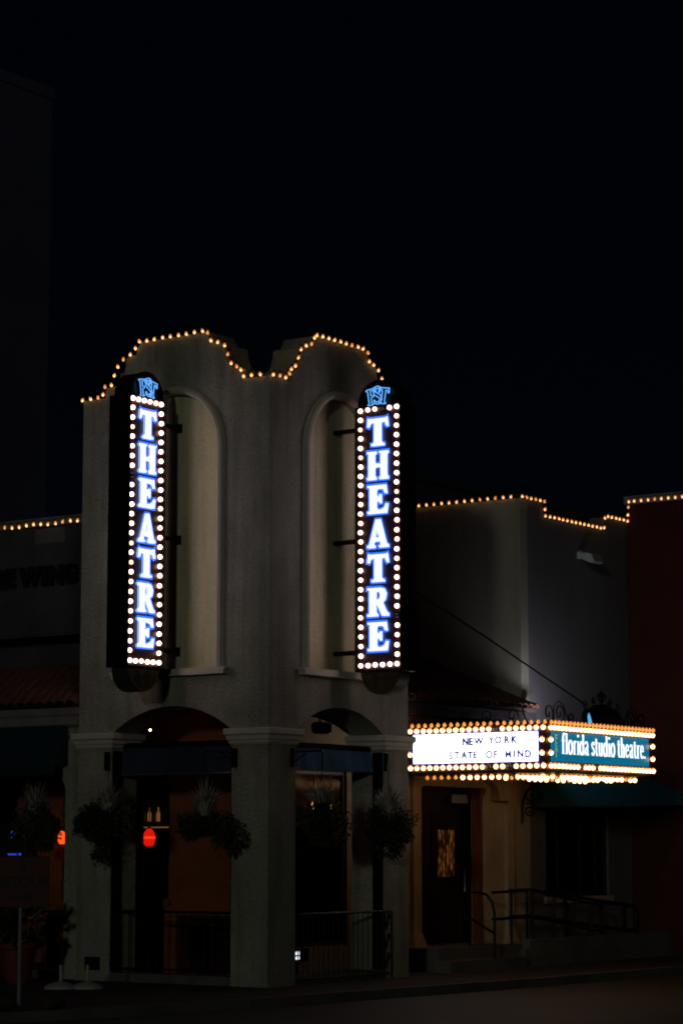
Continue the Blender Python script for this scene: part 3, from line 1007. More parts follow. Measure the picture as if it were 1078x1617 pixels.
# patio awning and fence
t = thing('patio_awning', 'dark teal canvas awning under the clay tiles at the left edge', 'awning', (0.0, 6.5, 3.1))
aw = MB()
A_ = [(0.03, 3.92), (-0.22, 3.30), (-0.225, 3.14), (-0.213, 3.14), (-0.208, 3.295), (0.028, 3.90)]
aw.prism(A_, [], lambda a, b_, d: (a, d, b_), 3.99, Y1)
aw.build('canvas', 'teal_canvas', t)
MB().prism([(0.03, 3.90), (-0.205, 3.30), (0.03, 3.30)], [], lambda a, b_, d: (a, d, b_), 3.975, 3.988).build('side_panel', 'teal_canvas', t)
MB().tube([(-0.205, 3.99, 3.30), (-0.205, Y1, 3.30)], 0.012).build('front_bar', 'steel', t)
MB().box(0.03, 1.9, 4.06, Y1, 0.0, 0.13).build('patio_floor', 'porch_floor', wing)
railing('iron_railing', 'black iron railing on the patio left of the tower', 4.08, 7.2, 0.2, 0.13, 1.03, (4.12, 4.36), 'y', 26)

# ================================================================== ENTRANCE BLOCK ON THE RIGHT
YW = 1.10
XB, XR = 9.05, 13.10
entry = thing('entrance_building', 'two-storey stucco theatre building with dark doorway right of the tower', 'building', (8.5, 2.0, 0))
DX0, DX1, DZ0, DZ1 = 5.72, 7.78, 0.38, 3.06
WX = (9.84, 12.17, 1.14, 2.72)
low = [(5.30, 0), (XB, 0), (XB, 4.48), (5.30, 4.48)]
MB().prism([(5.30, 0), (DX0, 0), (DX0, DZ1 - .12)] + [(DX0 + .12 * (1 - math.cos(R(a))), DZ1 - .12 + .12 * math.sin(R(a))) for a in (30, 60, 90)] + [(DX1, DZ1), (DX1, 0), (XB - .001, 0), (XB - .001, 4.48), (5.30, 4.48)], [], XZ(YW), 0.0, 0.30).build('entry_wall', 'entry_stucco', entry)
XS = XB + .251
upo = [(XS, 0), (XR, 0), (XR, 8.35), (12.15, 8.35), (12.15, 8.09), (9.88, 8.09), (9.88, 8.36), (XS, 8.36)]
MB().prism(upo, [[(WX[0], WX[2]), (WX[1], WX[2]), (WX[1], WX[3]), (WX[0], WX[3])]], XZ(YW), 0.0, 0.30).build('front_wall', 'block_front_shaded', entry)
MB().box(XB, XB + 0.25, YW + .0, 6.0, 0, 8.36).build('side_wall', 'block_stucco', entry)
MB().box(XB + .31, XR, YW + .301, 6.0, 7.6, 7.7).build('flat_roof', 'roof_grey', entry)
MB().box(5.30, 5.42, YW + .301, 1.86, 0, 4.2).build('return_wall', 'entry_stucco', entry)
# doorway: recess, timber jamb, dark door with painted reflections in its glass, transom, plate
MB().box(DX0 - .2, DX1 + .2, 1.40, 2.6, 0.2, DZ0 - .002).build('threshold', 'concrete', entry)
dr = MB()
dr.prism([(DX0 - .1, DZ0), (DX1 + .1, DZ0), (DX1 + .1, 3.2), (DX0 - .1, 3.2)], [[(6.94, 1.52), (6.94, 2.33), (7.50, 2.33), (7.50, 1.52)]], XZ(1.55), 0, 0.06)
door = dr.build('door', 'door_dark', entry)
MB().box(6.92, 7.52, 1.575, 1.59, 1.50, 2.35).build('glass', 'leaded_glass', door)
for x in (5.95, 6.72, 7.62):
    MB().box(x, x + .10, 1.525, 1.549, DZ0 + .02, 2.62).build('stile', 'door_dark', door)
MB().box(5.86, 7.5, 1.522, 1.548, 2.64, 2.74).build('transom_bar', 'door_dark', door)
MB().tube([(7.67, 1.50, 1.25), (7.67, 1.47, 1.27), (7.67, 1.47, 1.62), (7.67, 1.50, 1.64)], 0.014).build('handle', 'steel', door)
MB().box(7.70, 7.779, 1.16, 1.34, DZ0, 3.05).build('door_jamb', 'door_wood', entry)
MB().box(7.18, 7.68, 1.40, 1.42, 2.79, 2.94).build('name_plate', 'plaque', entry)
# pilasters, corbel, window
for x0, x1 in ((5.40, 5.64), (8.40, 8.62)):
    MB().rect_frustum(x0, x1, YW - .07, YW - .002, [(0.0, 0.07), (0.38, 0.07), (0.62, 0.0), (3.15, 0.0), (3.18, 0.03), (3.25, 0.03)]).build('pilaster', 'entry_stucco', entry)
cb = [(7.78, 3.19), (8.38, 3.19), (8.38, 2.84), (7.98, 2.84), (7.98, 2.88)] + [(7.78 + .22 * math.cos(R(a)), 2.90 + .24 * math.sin(R(a))) for a in (0, 20, 40, 60, 80, 90)]
MB().prism(cb, [], XZ(YW), -0.16, -0.002).build('corbel', 'entry_stucco', entry)
a, b_, c, d = WX
wf = MB().prism([(a + .002, c + .002), (b_ - .002, c + .002), (b_ - .002, d - .002), (a + .002, d - .002)], [[(a + .06, c + .06), (b_ - .06, c + .06), (b_ - .06, d - .06), (a + .06, d - .06)]], XZ(YW), 0.05, 0.12).build('window_frame', 'frame_dark', entry)
for x in (10.35, 11.17, 11.75):
    MB().box(x, x + .05, YW + .06, YW + .11, c + .06, d - .06).build('mullion', 'frame_dark', wf)
for x0, x1 in ((a + .05, 10.36), (10.39, 11.18), (11.21, 11.76), (11.79, b_ - .05)):
    MB().box(x0, x1, YW + .085, YW + .091, c + .05, d - .05).build('pane', 'window_glass', wf)
MB().box(a - .08, b_ + .08, YW - .06, YW - .002, c - .12, c - .01).build('window_sill', 'entry_stucco', entry)
MB().box(9.5, 12.6, 1.9, 1.95, 0.4, 3.5).build('curtain', 'door_dark', entry)
# tile roof between tower and block
tiled_roof(entry, 'tile_roof', (3.78, 0.78, 4.50), (1, 0, 0), (0, 0.93, 0.366), 26, 11, 0.202, 0.33)
MB().box(3.78, XB - .01, 0.80, 1.09, 4.22, 4.42).build('eave_board', 'frame_dark', entry)
MB().prism([(1.10, 4.10), (2.6, 4.10), (2.6, 4.9), (1.10, 4.46)], [], YZ(3.80), 0, 0.1).build('gable_end', 'entry_stucco', entry)

# red wing at the right edge
red = thing('red_building', 'dark red stucco building with bulbs along its top at the right edge', 'building', (XR + 2, -0.2, 0))
MB().box(XR + .002, XR + 5, -1.45, 1.09, 0, 8.70).build('wall', 'red_stucco', red)
MB().box(XR - .04, XR + 5.05, -1.50, 1.14, 8.702, 8.86).build('coping', 'fascia', red)
MB().box(XR + 0.001, XR + 5, 1.401, 6.0, 0, 8.30).build('rear_wall', 'red_stucco', red)
# light grey roof parapet and arched vent hood behind the block
t = thing('rooftop_parapet', 'faint grey rooftop parapet behind the bulb-lit roofline on the right', 'parapet', (16, 6.2, 0))
MB().box(10.2, 24, 6.05, 6.4, 0, 9.62).build('wall', 'far_dark', t)
MB().box(10.15, 24.05, 6.0, 6.45, 9.622, 9.80).build('coping', 'far_dark', t)
t = thing('roof_vent', 'dim arched vent hood on the roof behind the right-hand bulbs', 'vent', (12.3, 3.0, 7.7))
MB().prism([(11.85, 7.7), (12.75, 7.7), (12.75, 8.55)] + arc(12.3, 8.55, .45, 0, 180, 16)[1:], [arc(12.3, 8.5, .27, 0, 360, 20)[:-1]], XZ(3.0), 0, .5).build('hood', 'roof_grey', t)
MB().prism(arc(12.3, 8.5, .268, 0, 360, 20)[:-1], [], XZ(3.0), .1, .14).build('louvre', 'far_dark', t)

blk = [(XB - .04, 3.45 - i * 0.1684, 8.40) for i in range(14)]
blk += [(9.072 + i * 0.16, YW - .04, 8.395) for i in range(6)] + [(9.89, YW - .04, 8.25), (9.90, YW - .04, 8.13)]
blk += [(10.07 + i * 0.16, YW - .04, 8.13) for i in range(13)] + [(12.13, YW - .04, 8.15), (12.15, YW - .04, 8.34)]
blk += [(12.28 + i * 0.155, YW - .04, 8.385) for i in range(5)] + [(13.05, YW - .05, 8.38), (13.05, YW - .06, 8.50), (13.05, YW - .07, 8.65), (13.05, YW - .08, 8.76)]
blk += [(XR - .045, 0.90 - i * 0.149, 8.765) for i in range(14)]
string_lights('string of warm bulbs stepping along the roofline of the right-hand building', blk)

# ------------------------------------------------------------------ canopy, floodlight
t = thing('entrance_canopy', 'dark teal canvas canopy under the right end of the marquee', 'awning', (11.2, 0.8, 2.7))
cv = MB()
L0, L1 = (9.33, 1.08, 3.25), (9.33, 0.86, 3.10)
top = [(9.33, 1.085, 3.30), (13.06, 1.085, 3.52)]
mid = [(9.33, 0.90, 3.22), (13.06, 0.02, 3.08)]
bot = [(9.33, 0.89, 2.74), (13.06, -0.14, 2.83)]
N = 14
def lerp(p, q, t_): return tuple(p[i] + (q[i] - p[i]) * t_ for i in range(3))
rws = []
for pr_ in (top, mid, bot):
    rws.append([lerp(pr_[0], pr_[1], i / N) for i in range(N + 1)])
inn = [[(p[0], p[1] + .012, p[2]) for p in r_] for r_ in reversed(rws)]
cv.loft(rws + inn + [rws[0]], cap=False, close=False)
cv.build('canvas', 'teal_canvas_lit', t)
MB().prism([(1.085, 3.30), (0.90, 3.22), (0.89, 2.74), (1.085, 2.74)], [], YZ(9.318), 0, .012).build('side_panel', 'teal_canvas_lit', t)
MB().tube([(9.34, 0.91, 2.75), (13.05, -.12, 2.84)], 0.012).build('front_bar', 'steel', t)

t = thing('floodlight', 'small white unlit floodlight on the wall below the right-hand bulbs', 'lamp', (11.2, YW, 7.45))
fl = MB()
fl.prism([(0.98, 7.56), (0.72, 7.50), (0.66, 7.36), (0.74, 7.33), (0.98, 7.44)], [], YZ(11.0), 0, 0.36)
fl.build('housing', 'white_plastic', t)
MB().box(11.12, 11.24, 0.98, YW - .001, 7.44, 7.56).build('mount', 'white_plastic', t)
MB().tube([(11.0, .90, 7.52), (10.9, .90, 7.55), (10.85, .9, 7.52)], 0.025).build('sensor', 'white_plastic', t)

# ================================================================== MARQUEE
mq = thing('marquee', 'bulb-edged theatre marquee with white letter board and teal name panel over the doorway', 'marquee', (7.2, -0.2, 3.2))
MX0, MX1, MY0, MY1, MZ0, MZ1 = 5.30, 8.92, -1.60, 1.06, 3.22, 4.02
MB().box(MX0 + .02, MX1 - .02, MY0 + .02, MY1, MZ0 + .02, MZ1 - .02).build('cabinet', 'cabinet_paint', mq)
for z in (MZ0, MZ1 - .05):
    fr = MB()
    fr.prism([(MX0 - .02, MY0 - .02), (MX1 + .02, MY0 - .02), (MX1 + .02, MY1), (MX0 - .02, MY1)], [[(MX0 + .10, MY0 + .10), (MX1 - .10, MY0 + .10), (MX1 - .10, MY1 - .001), (MX0 + .10, MY1 - .001)]], lambda a, b_, d: (a, b_, d), z, z + .05)
    fr.build('edge_frame', 'black_metal', mq)
MB().box(MX0 + .001, MX0 + .019, MY0 + .02, MY1, MZ0 + .051, MZ1 - .051).build('side_panel', 'sign_panel', mq)
MB().box(MX0 + .02, MX1 - .02, MY0 + .001, MY0 + .019, MZ0 + .051, MZ1 - .051).build('front_panel', 'sign_panel', mq)
board = MB().box(MX0 - .016, MX0 - .0, -1.47, 0.95, 3.405, 3.885).build('letter_board', 'letterboard', mq)
bf = MB().prism([(-1.49, 3.385), (0.97, 3.385), (0.97, 3.905), (-1.49, 3.905)], [[(-1.47, 3.405), (0.95, 3.405), (0.95, 3.885), (-1.47, 3.885)]], YZ(MX0), -.03, -.001)
bf.build('board_frame', 'blue_letter', mq)
for ch, y, z, of in (('N', -.08, 3.745, .006), ('E', -.183, 3.742, .004), ('W', -.337, 3.747, .0), ('Y', -.577, 3.754, -.002), ('O', -.709, 3.757, -.002), ('R', -.872, 3.756, .002), ('K', -1.008, 3.761, .004),
                     ('S', .21, 3.52, -.004), ('T', .088, 3.524, -.003), ('A', -.052, 3.524, .0), ('T', -.17, 3.519, .0), ('E', -.267, 3.523, -.002), ('O', -.536, 3.524, -.002), ('F', -.655, 3.521, -.003), ('M', -.898, 3.52, -.006), ('I', -1.016, 3.524, .002), ('N', -1.131, 3.526, .002), ('D', -1.271, 3.519, .002)):
    link('letter', text_mesh(ch, 0.160, 0.002, of * .40 + .0076, 'blue_letter'), board, (MX0 - .0185, y, z), FX).location -= mq.location * 0
name_panel = MB().box(5.45, 8.76, MY0 - .016, MY0 - .0, 3.405, 3.885).build('name_panel', 'teal_lightbox', mq)
# "florida studio theatre." in a narrow serif: strokes of a broad pen
def st(*pts): return list(pts)
B = 1.0
SER = {
    'f': (.55, [(.16, st((.26, 0), (.26, 1.15), (.34, 1.38), (.50, 1.40))), (.08, st((.06, .92), (.50, .92))), (.07, st((.10, .02), (.44, .02)))]),
    'l': (.42, [(.16, st((.22, 0), (.22, 1.42))), (.07, st((.06, .02), (.38, .02))), (.07, st((.06, 1.40), (.22, 1.40)))]),
    'o': (.74, [(.15, [(.37 + .27 * math.cos(R(a)), .48 + .46 * math.sin(R(a))) for a in range(0, 361, 20)])]),
    'r': (.58, [(.16, st((.22, 0), (.22, .94))), (.12, st((.24, .70), (.36, .90), (.52, .90))), (.07, st((.06, .02), (.40, .02)))]),
    'i': (.42, [(.16, st((.22, 0), (.22, .94))), (.07, st((.06, .02), (.38, .02))), (.17, st((.22, 1.22), (.22, 1.38)))]),
    'd': (.76, [(.15, [(.33 + .24 * math.cos(R(a)), .46 + .44 * math.sin(R(a))) for a in range(0, 361, 20)]), (.16, st((.58, 0), (.58, 1.42))), (.07, st((.42, 1.40), (.58, 1.40)))]),
    'a': (.68, [(.12, st((.12, .78), (.22, .92), (.40, .92), (.48, .78), (.48, 0))), (.13, st((.48, .56), (.22, .48), (.12, .24), (.22, .04), (.36, .06), (.48, .20))), (.12, st((.48, .06), (.62, .03)))]),
    's': (.58, [(.13, st((.48, .76), (.38, .92), (.20, .90), (.12, .74), (.22, .56), (.40, .44), (.48, .24), (.38, .06), (.20, .04), (.10, .20)))]),
    't': (.50, [(.15, st((.22, 1.20), (.22, .20), (.30, .04), (.46, .08))), (.08, st((.04, .92), (.46, .92)))]),
    'u': (.76, [(.15, st((.18, .94), (.18, .22), (.28, .05), (.44, .06), (.56, .22))), (.16, st((.56, 0), (.56, .94)))]),
    'h': (.76, [(.16, st((.20, 0), (.20, 1.42))), (.14, st((.22, .74), (.34, .92), (.48, .90), (.56, .72), (.56, 0))), (.07, st((.06, .02), (.34, .02))), (.07, st((.44, .02), (.70, .02)))]),
    'e': (.66, [(.13, st((.12, .52), (.54, .54), (.50, .82), (.34, .94), (.18, .84), (.11, .48), (.18, .12), (.36, .03), (.54, .18)))]),
    '.': (.30, [(.18, st((.12, .02), (.12, .16)))]),
}


def pen_mesh(strokes, sx, sz):
    m_ = MB()
    for k, (wd, pts) in enumerate(strokes):
        wd *= 1.25
        L_, R_ = [], []
        for i, p in enumerate(pts):
            d = (Vector(pts[min(i + 1, len(pts) - 1)]) - Vector(pts[max(i - 1, 0)]))
            if len(pts) > 12 and i in (0, len(pts) - 1):
                d = Vector(pts[1]) - Vector(pts[-2])
            d.normalize()
            nx, nz = -d.y, d.x
            ww = wd * (0.62 + 0.38 * abs(d.y))     # thin horizontals, heavy verticals
            L_.append(((p[0] + nx * ww / 2) * sx, -0.006 - 0.0007 * k, (p[1] + nz * ww / 2) * sz))
            R_.append(((p[0] - nx * ww / 2) * sx, -0.006 - 0.0007 * k, (p[1] - nz * ww / 2) * sz))
        rings = [[l, r_, (r_[0], 0.0, r_[2]), (l[0], 0.0, l[2])] for l, r_ in zip(L_, R_)]
        m_.loft(rings)
    return m_.mesh('letter', 'white_lightbox', recalc=True)


words = 'florida studio theatre.'
adv = sum(.34 if ch == ' ' else SER[ch][0] for ch in words)
x_ = 5.76
SX = (8.64 - 5.76) / adv
cache = {}
for ch in words:
    if ch == ' ':
        x_ += .34 * SX
        continue
    if ch not in cache:
        cache[ch] = pen_mesh(SER[ch][1], SX, 0.235)
    link('letter', cache[ch], name_panel, (x_, MY0 - .018, 3.535 if ch != '.' else 3.535))
    x_ += SER[ch][0] * SX
for k, ch in enumerate('FST'):
    link('letter', text_mesh(ch, 0.17, 0.003, 0.004, 'green_mark'), name_panel, (5.60, MY0 - .020, 3.77 - k * .125), (R(90), R(-90) * 0, 0))

mb_me = MB().lathe([(0.002, -0.046), (0.026, -0.036), (0.039, -0.010), (0.035, 0.016), (0.020, 0.034), (0.016, 0.046)], 9).mesh('bulb', 'marquee_bulb', True)
two_tone(mb_me, 'marquee_halo', 0.012)
md_me = MB().lathe([(0.002, -0.034), (0.022, -0.026), (0.032, -0.006), (0.027, 0.012), (0.014, 0.026), (0.012, 0.035)], 8).mesh('bulb', 'marquee_bulb_dim', True)
mx_me = MB().lathe([(0.002, -0.044), (0.028, -0.032), (0.038, -0.006), (0.032, 0.018), (0.018, 0.036), (0.015, 0.045)], 8).mesh('bulb', 'dead_bulb', True)


def mbulb(p, me=mb_me):
    link('bulb', me, mq, Vector(p) - mq.location, (random.uniform(-.2, .2), random.uniform(-.2, .2), 0))


yl = [0.985 - i * 0.1285 for i in range(21)]
for i, y in enumerate(yl):
    mbulb((MX0 - .055, y, 3.950), mx_me if i == 13 else mb_me)
    mbulb((MX0 - .045, y - .03, 4.035), md_me)
    mbulb((MX0 - .055, y, 3.335), mx_me if i in (12, 15) else mb_me)
for z in (3.56,):
    mbulb((MX0 - .05, 1.0, z))
for z in (3.755, 3.54):
    mbulb((MX0 - .05, -1.555, z))
    mbulb((5.375, MY0 - .05, z))
    mbulb((8.84, MY0 - .05, z))
xl = [5.37 + i * 0.1239 for i in range(29)]
for i, x in enumerate(xl):
    mbulb((x, MY0 - .055, 3.950))
    mbulb((x + .04, MY0 - .045, 4.035), md_me)
    mbulb((x, MY0 - .055, 3.335), mx_me if i in (8, 12) else mb_me)
for r_, y in enumerate((-1.42, -0.95)):
    for i in range(21):
        if random.random() < .86:
            mbulb((5.50 + i * 0.155, y, 3.175), mb_me if random.random() < .82 else md_me)
for i in range(12):
    mbulb((5.46, -.75 + i * .14, 3.175), mb_me if i < 7 else md_me)
for i in range(15):
    mbulb((6.1 + i * .19, -.35, 3.175), mb_me if random.random() < .7 else md_me)
MB().box(MX0 + .12, MX1 - .12, MY0 + .12, MY1 - .02, MZ0 - .006, MZ0 + .019).build('soffit', 'sign_panel', mq)

# wrought-iron crest on the marquee
cr = thing('iron_crest', 'black wrought-iron crest with finial on top of the teal marquee panel', 'ornament', (7.4, -1.45, 4.02))
yc = -1.45
mpx = lambda a, b_, d: (a, yc + d, b_)
plate = [(6.78, 4.02), (8.05, 4.02), (8.05, 4.22), (7.98, 4.30), (7.80, 4.33), (7.66, 4.40), (7.42, 4.43), (7.18, 4.40), (7.03, 4.33), (6.86, 4.30), (6.78, 4.22)]
MB().prism(plate, [], XZ(yc), -0.03, 0.03).build('cartouche', 'cabinet_paint', cr)
MB().tube([mpx(7.42, 4.42, 0), mpx(7.42, 4.70, 0)], [0.02, 0.006], 6).build('finial', 'iron', cr)
for s in (-1, 1):
    MB().tube([mpx(7.42, 4.45, 0), mpx(7.42 + s * .10, 4.50, 0), mpx(7.42 + s * .13, 4.57, 0), mpx(7.42 + s * .09, 4.60, 0)], 0.014).build('finial_leaf', 'iron', cr)
    MB().tube([mpx(7.42, 4.50, 0), mpx(7.42 + s * .06, 4.56, 0), mpx(7.42 + s * .03, 4.63, 0)], 0.012).build('finial_leaf', 'iron', cr)
    MB().tube(spiral((7.42 + s * .55, 4.40), .09, .015, 200 if s > 0 else -20, 1.3 * s, 18, mpx), 0.013).build('finial_scroll', 'iron', cr)
    MB().tube(spiral((7.42 + s * .28, 4.48), .07, .015, 200 if s > 0 else -20, 1.3 * s, 16, mpx), 0.012).build('finial_scroll', 'iron', cr)
MB().prism([(6.90, 4.08), (6.96, 4.06), (7.02, 4.10), (6.97, 4.20), (6.92, 4.26), (6.88, 4.20)], [], XZ(yc), -0.034, -0.031).build('cyan_glint', 'glint_glow', cr)  # glint on the cartouche, drawn as a glowing patch
for lab, x0, s, yy in (('left black wrought-iron scrolls on the marquee corner', 5.95, 1, -1.45), ('right black wrought-iron scrolls on the marquee end', 8.52, -1, -1.45)):
    t = thing('iron_scroll', lab, 'ornament', (x0, yy, 4.02), group='wrought-iron scrolls on the marquee')
    mpl = lambda a, b_, d: (a, yy + d, b_)
    for k, (dx, r_) in enumerate(((-.30, .17), (.05, .18), (.42, .11))):
        MB().tube(spiral((x0 + s * dx, 4.03 + r_), r_, .02, -90, 1.35 * s, 26, mpl), 0.0135).build('scroll', 'iron', t)
    MB().tube([(x0 - .5, yy, 4.03), (x0 + .55, yy, 4.03)], 0.012).build('base_bar', 'iron', t)
    MB().tube([mpl(x0 - s * .15, 4.03, 0), mpl(x0 - s * .12, 4.32, 0), mpl(x0 + s * .02, 4.41, 0), mpl(x0 + s * .18, 4.36, 0), mpl(x0 + s * .38, 4.05, 0)], 0.011).build('hoop', 'iron', t)
t = thing('iron_scroll', 'black wrought-iron scrolls along the marquee edge above the letter board', 'ornament', (5.45, -.4, 4.02), group='wrought-iron scrolls on the marquee')
mpl = lambda a, b_, d: (5.45 + d, a, b_)
for k in range(4):
    MB().tube(spiral((.55 - k * .48, 4.03 + .13), .13, .02, -90, 1.3 * (-1) ** k, 22, mpl), 0.009).build('scroll', 'iron', t)
MB().tube([(5.45, .9, 4.03), (5.45, -1.4, 4.03)], 0.01).build('base_bar', 'iron', t)
t = thing('uplight', 'small lamp on top of the marquee washing the wall behind it', 'lamp', (8.66, 0.30, 4.02), R(-68), world=False)
MB().lathe([(.09, 0.0), (.09, .03), (.03, .05), (.03, .08)], 12).build('foot', 'iron', t, loc=(0, 0, 0))
MB().prism([(-.10, .07), (.10, .07), (.14, .12), (.115, .155), (.045, .24), (-.02, .24)], [], YZ(-.12), 0, .24).build('housing', 'iron', t, loc=(0, 0, 0))
MB().add([(-.10, .118, .165), (.10, .118, .165), (.10, .056, .243), (-.10, .056, .243), (-.10, .11, .158), (.10, .11, .158), (.10, .05, .236), (-.10, .05, .236)], [(0, 1, 2, 3), (4, 7, 6, 5), (0, 4, 5, 1), (1, 5, 6, 2), (2, 6, 7, 3), (3, 7, 4, 0)]).build('lens', 'uplight_lens', t, loc=(0, 0, 0))
# tie rods
tag(MB().tube([(3.705, .45, 6.45), (5.3, -.45, 5.48), (6.88, -1.40, 4.42)], 0.014).build('tie_cable', 'iron'), 'thin black cable slanting from the tower down to the marquee crest', 'cable')
tag(MB().tube([(9.04, 1.09, 4.62), (7.6, 0.2, 4.33), (5.75, -1.0, 4.03)], 0.016).build('tie_rod', 'iron'), 'black rod bracing the marquee from the corner of the right-hand building', 'rod')
# scroll bracket under the marquee
t = thing('scroll_bracket', 'black wrought-iron scroll bracket on the wall beneath the marquee', 'bracket', (8.95, 1.0, 2.6))
mpl = lambda a, b_, d: (8.95 + d, a, b_)
MB().tube(spiral((.88, 2.98), .17, .03, 90, 1.6, 30, mpl), 0.013).build('scroll', 'iron', t)
MB().tube(spiral((.90, 2.68), .13, .02, 60, 1.8, 30, mpl), 0.013).build('scroll', 'iron', t)
MB().tube([mpl(1.06, 2.45, 0), mpl(1.04, 2.85, 0), mpl(.85, 3.15, 0), mpl(.35, 3.20, 0)], 0.015).build('stem', 'iron', t)
lf = MB()
for a_ in (25, 55, 85):
    q = Vector((.72, 2.86))
    e_ = q + Vector((-math.cos(R(a_)), math.sin(R(a_)))) * .2
    n_ = Vector((math.sin(R(a_)), math.cos(R(a_)))) * .03
    mm = (q + e_) / 2
    lf.prism([tuple(q), tuple(mm + n_), tuple(e_), tuple(mm - n_)], [], YZ(8.94), 0, .012)
lf.build('leaf_ornament', 'iron', t)

# ------------------------------------------------------------------ steps, ramp, handrails
stp = thing('entrance_steps', 'two dark concrete steps up to the theatre doorway', 'steps', (6.4, 0.5, 0))
MB().box(5.05, 7.62, 0.33, 1.099, 0.0, 0.38).build('landing', 'concrete', stp)
MB().box(4.95, 7.30, 0.02, 0.329, 0.0, 0.19).build('step', 'concrete', stp)
rp = thing('access_ramp', 'long low concrete ramp wall in front of the dark window', 'ramp', (10.3, 0.5, 0))
MB().prism([(7.621, 0), (13.09, 0), (13.09, 0.46), (7.85, 0.46), (7.85, 0.44), (7.78, 0.44), (7.78, 0.30), (7.621, 0.30)], [], XZ(0.22), 0, 0.17).build('kerb_wall', 'concrete', rp)
MB().prism([(7.63, 0), (13.09, 0), (13.09, 0.10), (7.63, 0.38)], [], XZ(0.391), 0, 0.70).build('slope', 'concrete', rp)


def handrail(label, y, posts, top, z_mid, end):
    t = thing('handrail', label, 'handrail', (top[0][0], y, 0), group='black tube handrails at the ramp')
    MB().tube([(x, y, z) for x, z in top] + [(end[0] + .08, y, end[1] - .03), (end[0] + .11, y, end[1] - .12), (end[0] + .11, y, end[1] - .40), (end[0] + .05, y, end[1] - .46)] + [(x, y, z) for x, z in z_mid], 0.024, 8).build('rail', 'iron', t)
    for x, z0, z1 in posts:
        MB().tube([(x, y, z0), (x, y, z1)], 0.023, 8).build('post', 'iron', t)
    return t


handrail('black tube handrail on the near side of the ramp', 0.30, [(7.30, .38, 1.27), (8.0, .46, 1.29), (8.75, .46, 1.18), (9.45, .46, 1.11), (10.05, .46, 1.02)], [(6.7, 1.27), (7.3, 1.28), (8.0, 1.30), (8.75, 1.18), (10.3, 1.0)], [(10.05, .55), (8.75, .74), (8.0, .84), (7.3, .83), (6.7, .82)], (10.34, 1.0))
handrail('black tube handrail on the wall side of the ramp', 0.95, [(8.9, .32, 1.27), (10.2, .25, 1.20), (11.5, .18, 1.05), (12.4, .12, .97)], [(8.3, 1.28), (9.0, 1.28), (11.5, 1.05), (12.85, .93)], [(12.4, .50), (11.5, .58), (9.0, .82), (8.3, .82)], (12.85, .93))
t = thing('handrail', 'short black tube handrail beside the entrance steps', 'handrail', (6.3, .2, 0), group='black tube handrails at the ramp')
MB().tube([(6.35, .05, .0), (6.35, .05, .95), (6.36, .10, 1.12), (6.38, .22, 1.24), (6.42, .38, 1.27), (6.44, .60, 1.27), (6.44, .60, .38)], 0.024, 8).build('rail', 'iron', t)
MB().tube([(6.35, .06, .60), (6.44, .60, .85)], 0.02, 8).build('mid_rail', 'iron', t)

# ================================================================== FAR BUILDING
fb = thing('far_building', 'tall dark navy blank-walled building far behind the tower at upper left', 'building', (10, 28, 0))
MB().box(0.0, 16.15, 19.2, 38, 0, 21.05).build('wall', 'far_wall', fb)
MB().box(-0.1, 16.2, 19.15, 38.05, 21.051, 21.35).build('coping', 'far_wall', fb)


# ================================================================== PLANTS
def leaf_cloud(n, c, rx, ry, rz, size, droop=0.0, hollow=0.45, seed=0, zmin=None):
    rnd = random.Random(seed)
    m_ = MB()
    lumps = [(Vector((rnd.gauss(0, .5), rnd.gauss(0, .5), rnd.gauss(0, .45))), rnd.uniform(.3, .6)) for _ in range(9)]
    k = 0
    while k < n:
        lc, lr = rnd.choice(lumps)
        v_ = Vector((rnd.gauss(0, 1), rnd.gauss(0, 1), rnd.gauss(0, 1))).normalized() * (lr * rnd.uniform(hollow, 1.08))
        p = lc + v_
        if p.length > 1.15:
            continue
        P_ = Vector((c[0] + p.x * rx, c[1] + p.y * ry, c[2] + p.z * rz))
        d = (p.normalized() + Vector((rnd.gauss(0, .5), rnd.gauss(0, .5), rnd.gauss(0, .4) - droop))).normalized()
        sd_ = d.cross(Vector((rnd.gauss(0, 1), rnd.gauss(0, 1), rnd.gauss(0, 1)))).normalized()
        l_ = size * rnd.uniform(.6, 1.4)
        w_ = l_ * .28
        up_ = d.cross(sd_) * (l_ * .12)
        m_.add([tuple(P_), tuple(P_ + d * l_ * .5 + sd_ * w_ + up_), tuple(P_ + d * l_), tuple(P_ + d * l_ * .5 - sd_ * w_ + up_), tuple(P_ + d * l_ * .45 - up_)],
               [(0, 1, 4), (1, 2, 4), (2, 3, 4), (3, 0, 4)])
        k += 1
    return m_


def blades(n, c, ln, spread, wd, seed):
    rnd = random.Random(seed)
    m_ = MB()
    for _ in range(n):
        a = rnd.uniform(0, 2 * math.pi)
        lean = rnd.uniform(.05, spread)
        l_ = ln * rnd.uniform(.55, 1.1)
        h = Vector((math.cos(a), math.sin(a), 0))
        sd_ = Vector((-h.y, h.x, 0)) * wd
        p0 = Vector(c) + h * rnd.uniform(0, .06)
        p1 = p0 + (h * lean * .45 + Vector((0, 0, 1)) * .6).normalized() * l_ * .55
        p2 = p1 + (h * lean + Vector((0, 0, .75 - lean * .4))).normalized() * l_ * .5
        bk = h * 0.004
        m_.add([tuple(p0 - sd_), tuple(p0 + sd_), tuple(p1 - sd_ * .9), tuple(p1 + sd_ * .9), tuple(p2), tuple(p1 + bk)], [(0, 1, 3, 2), (2, 3, 4), (2, 5, 4), (3, 5, 4)])
    return m_


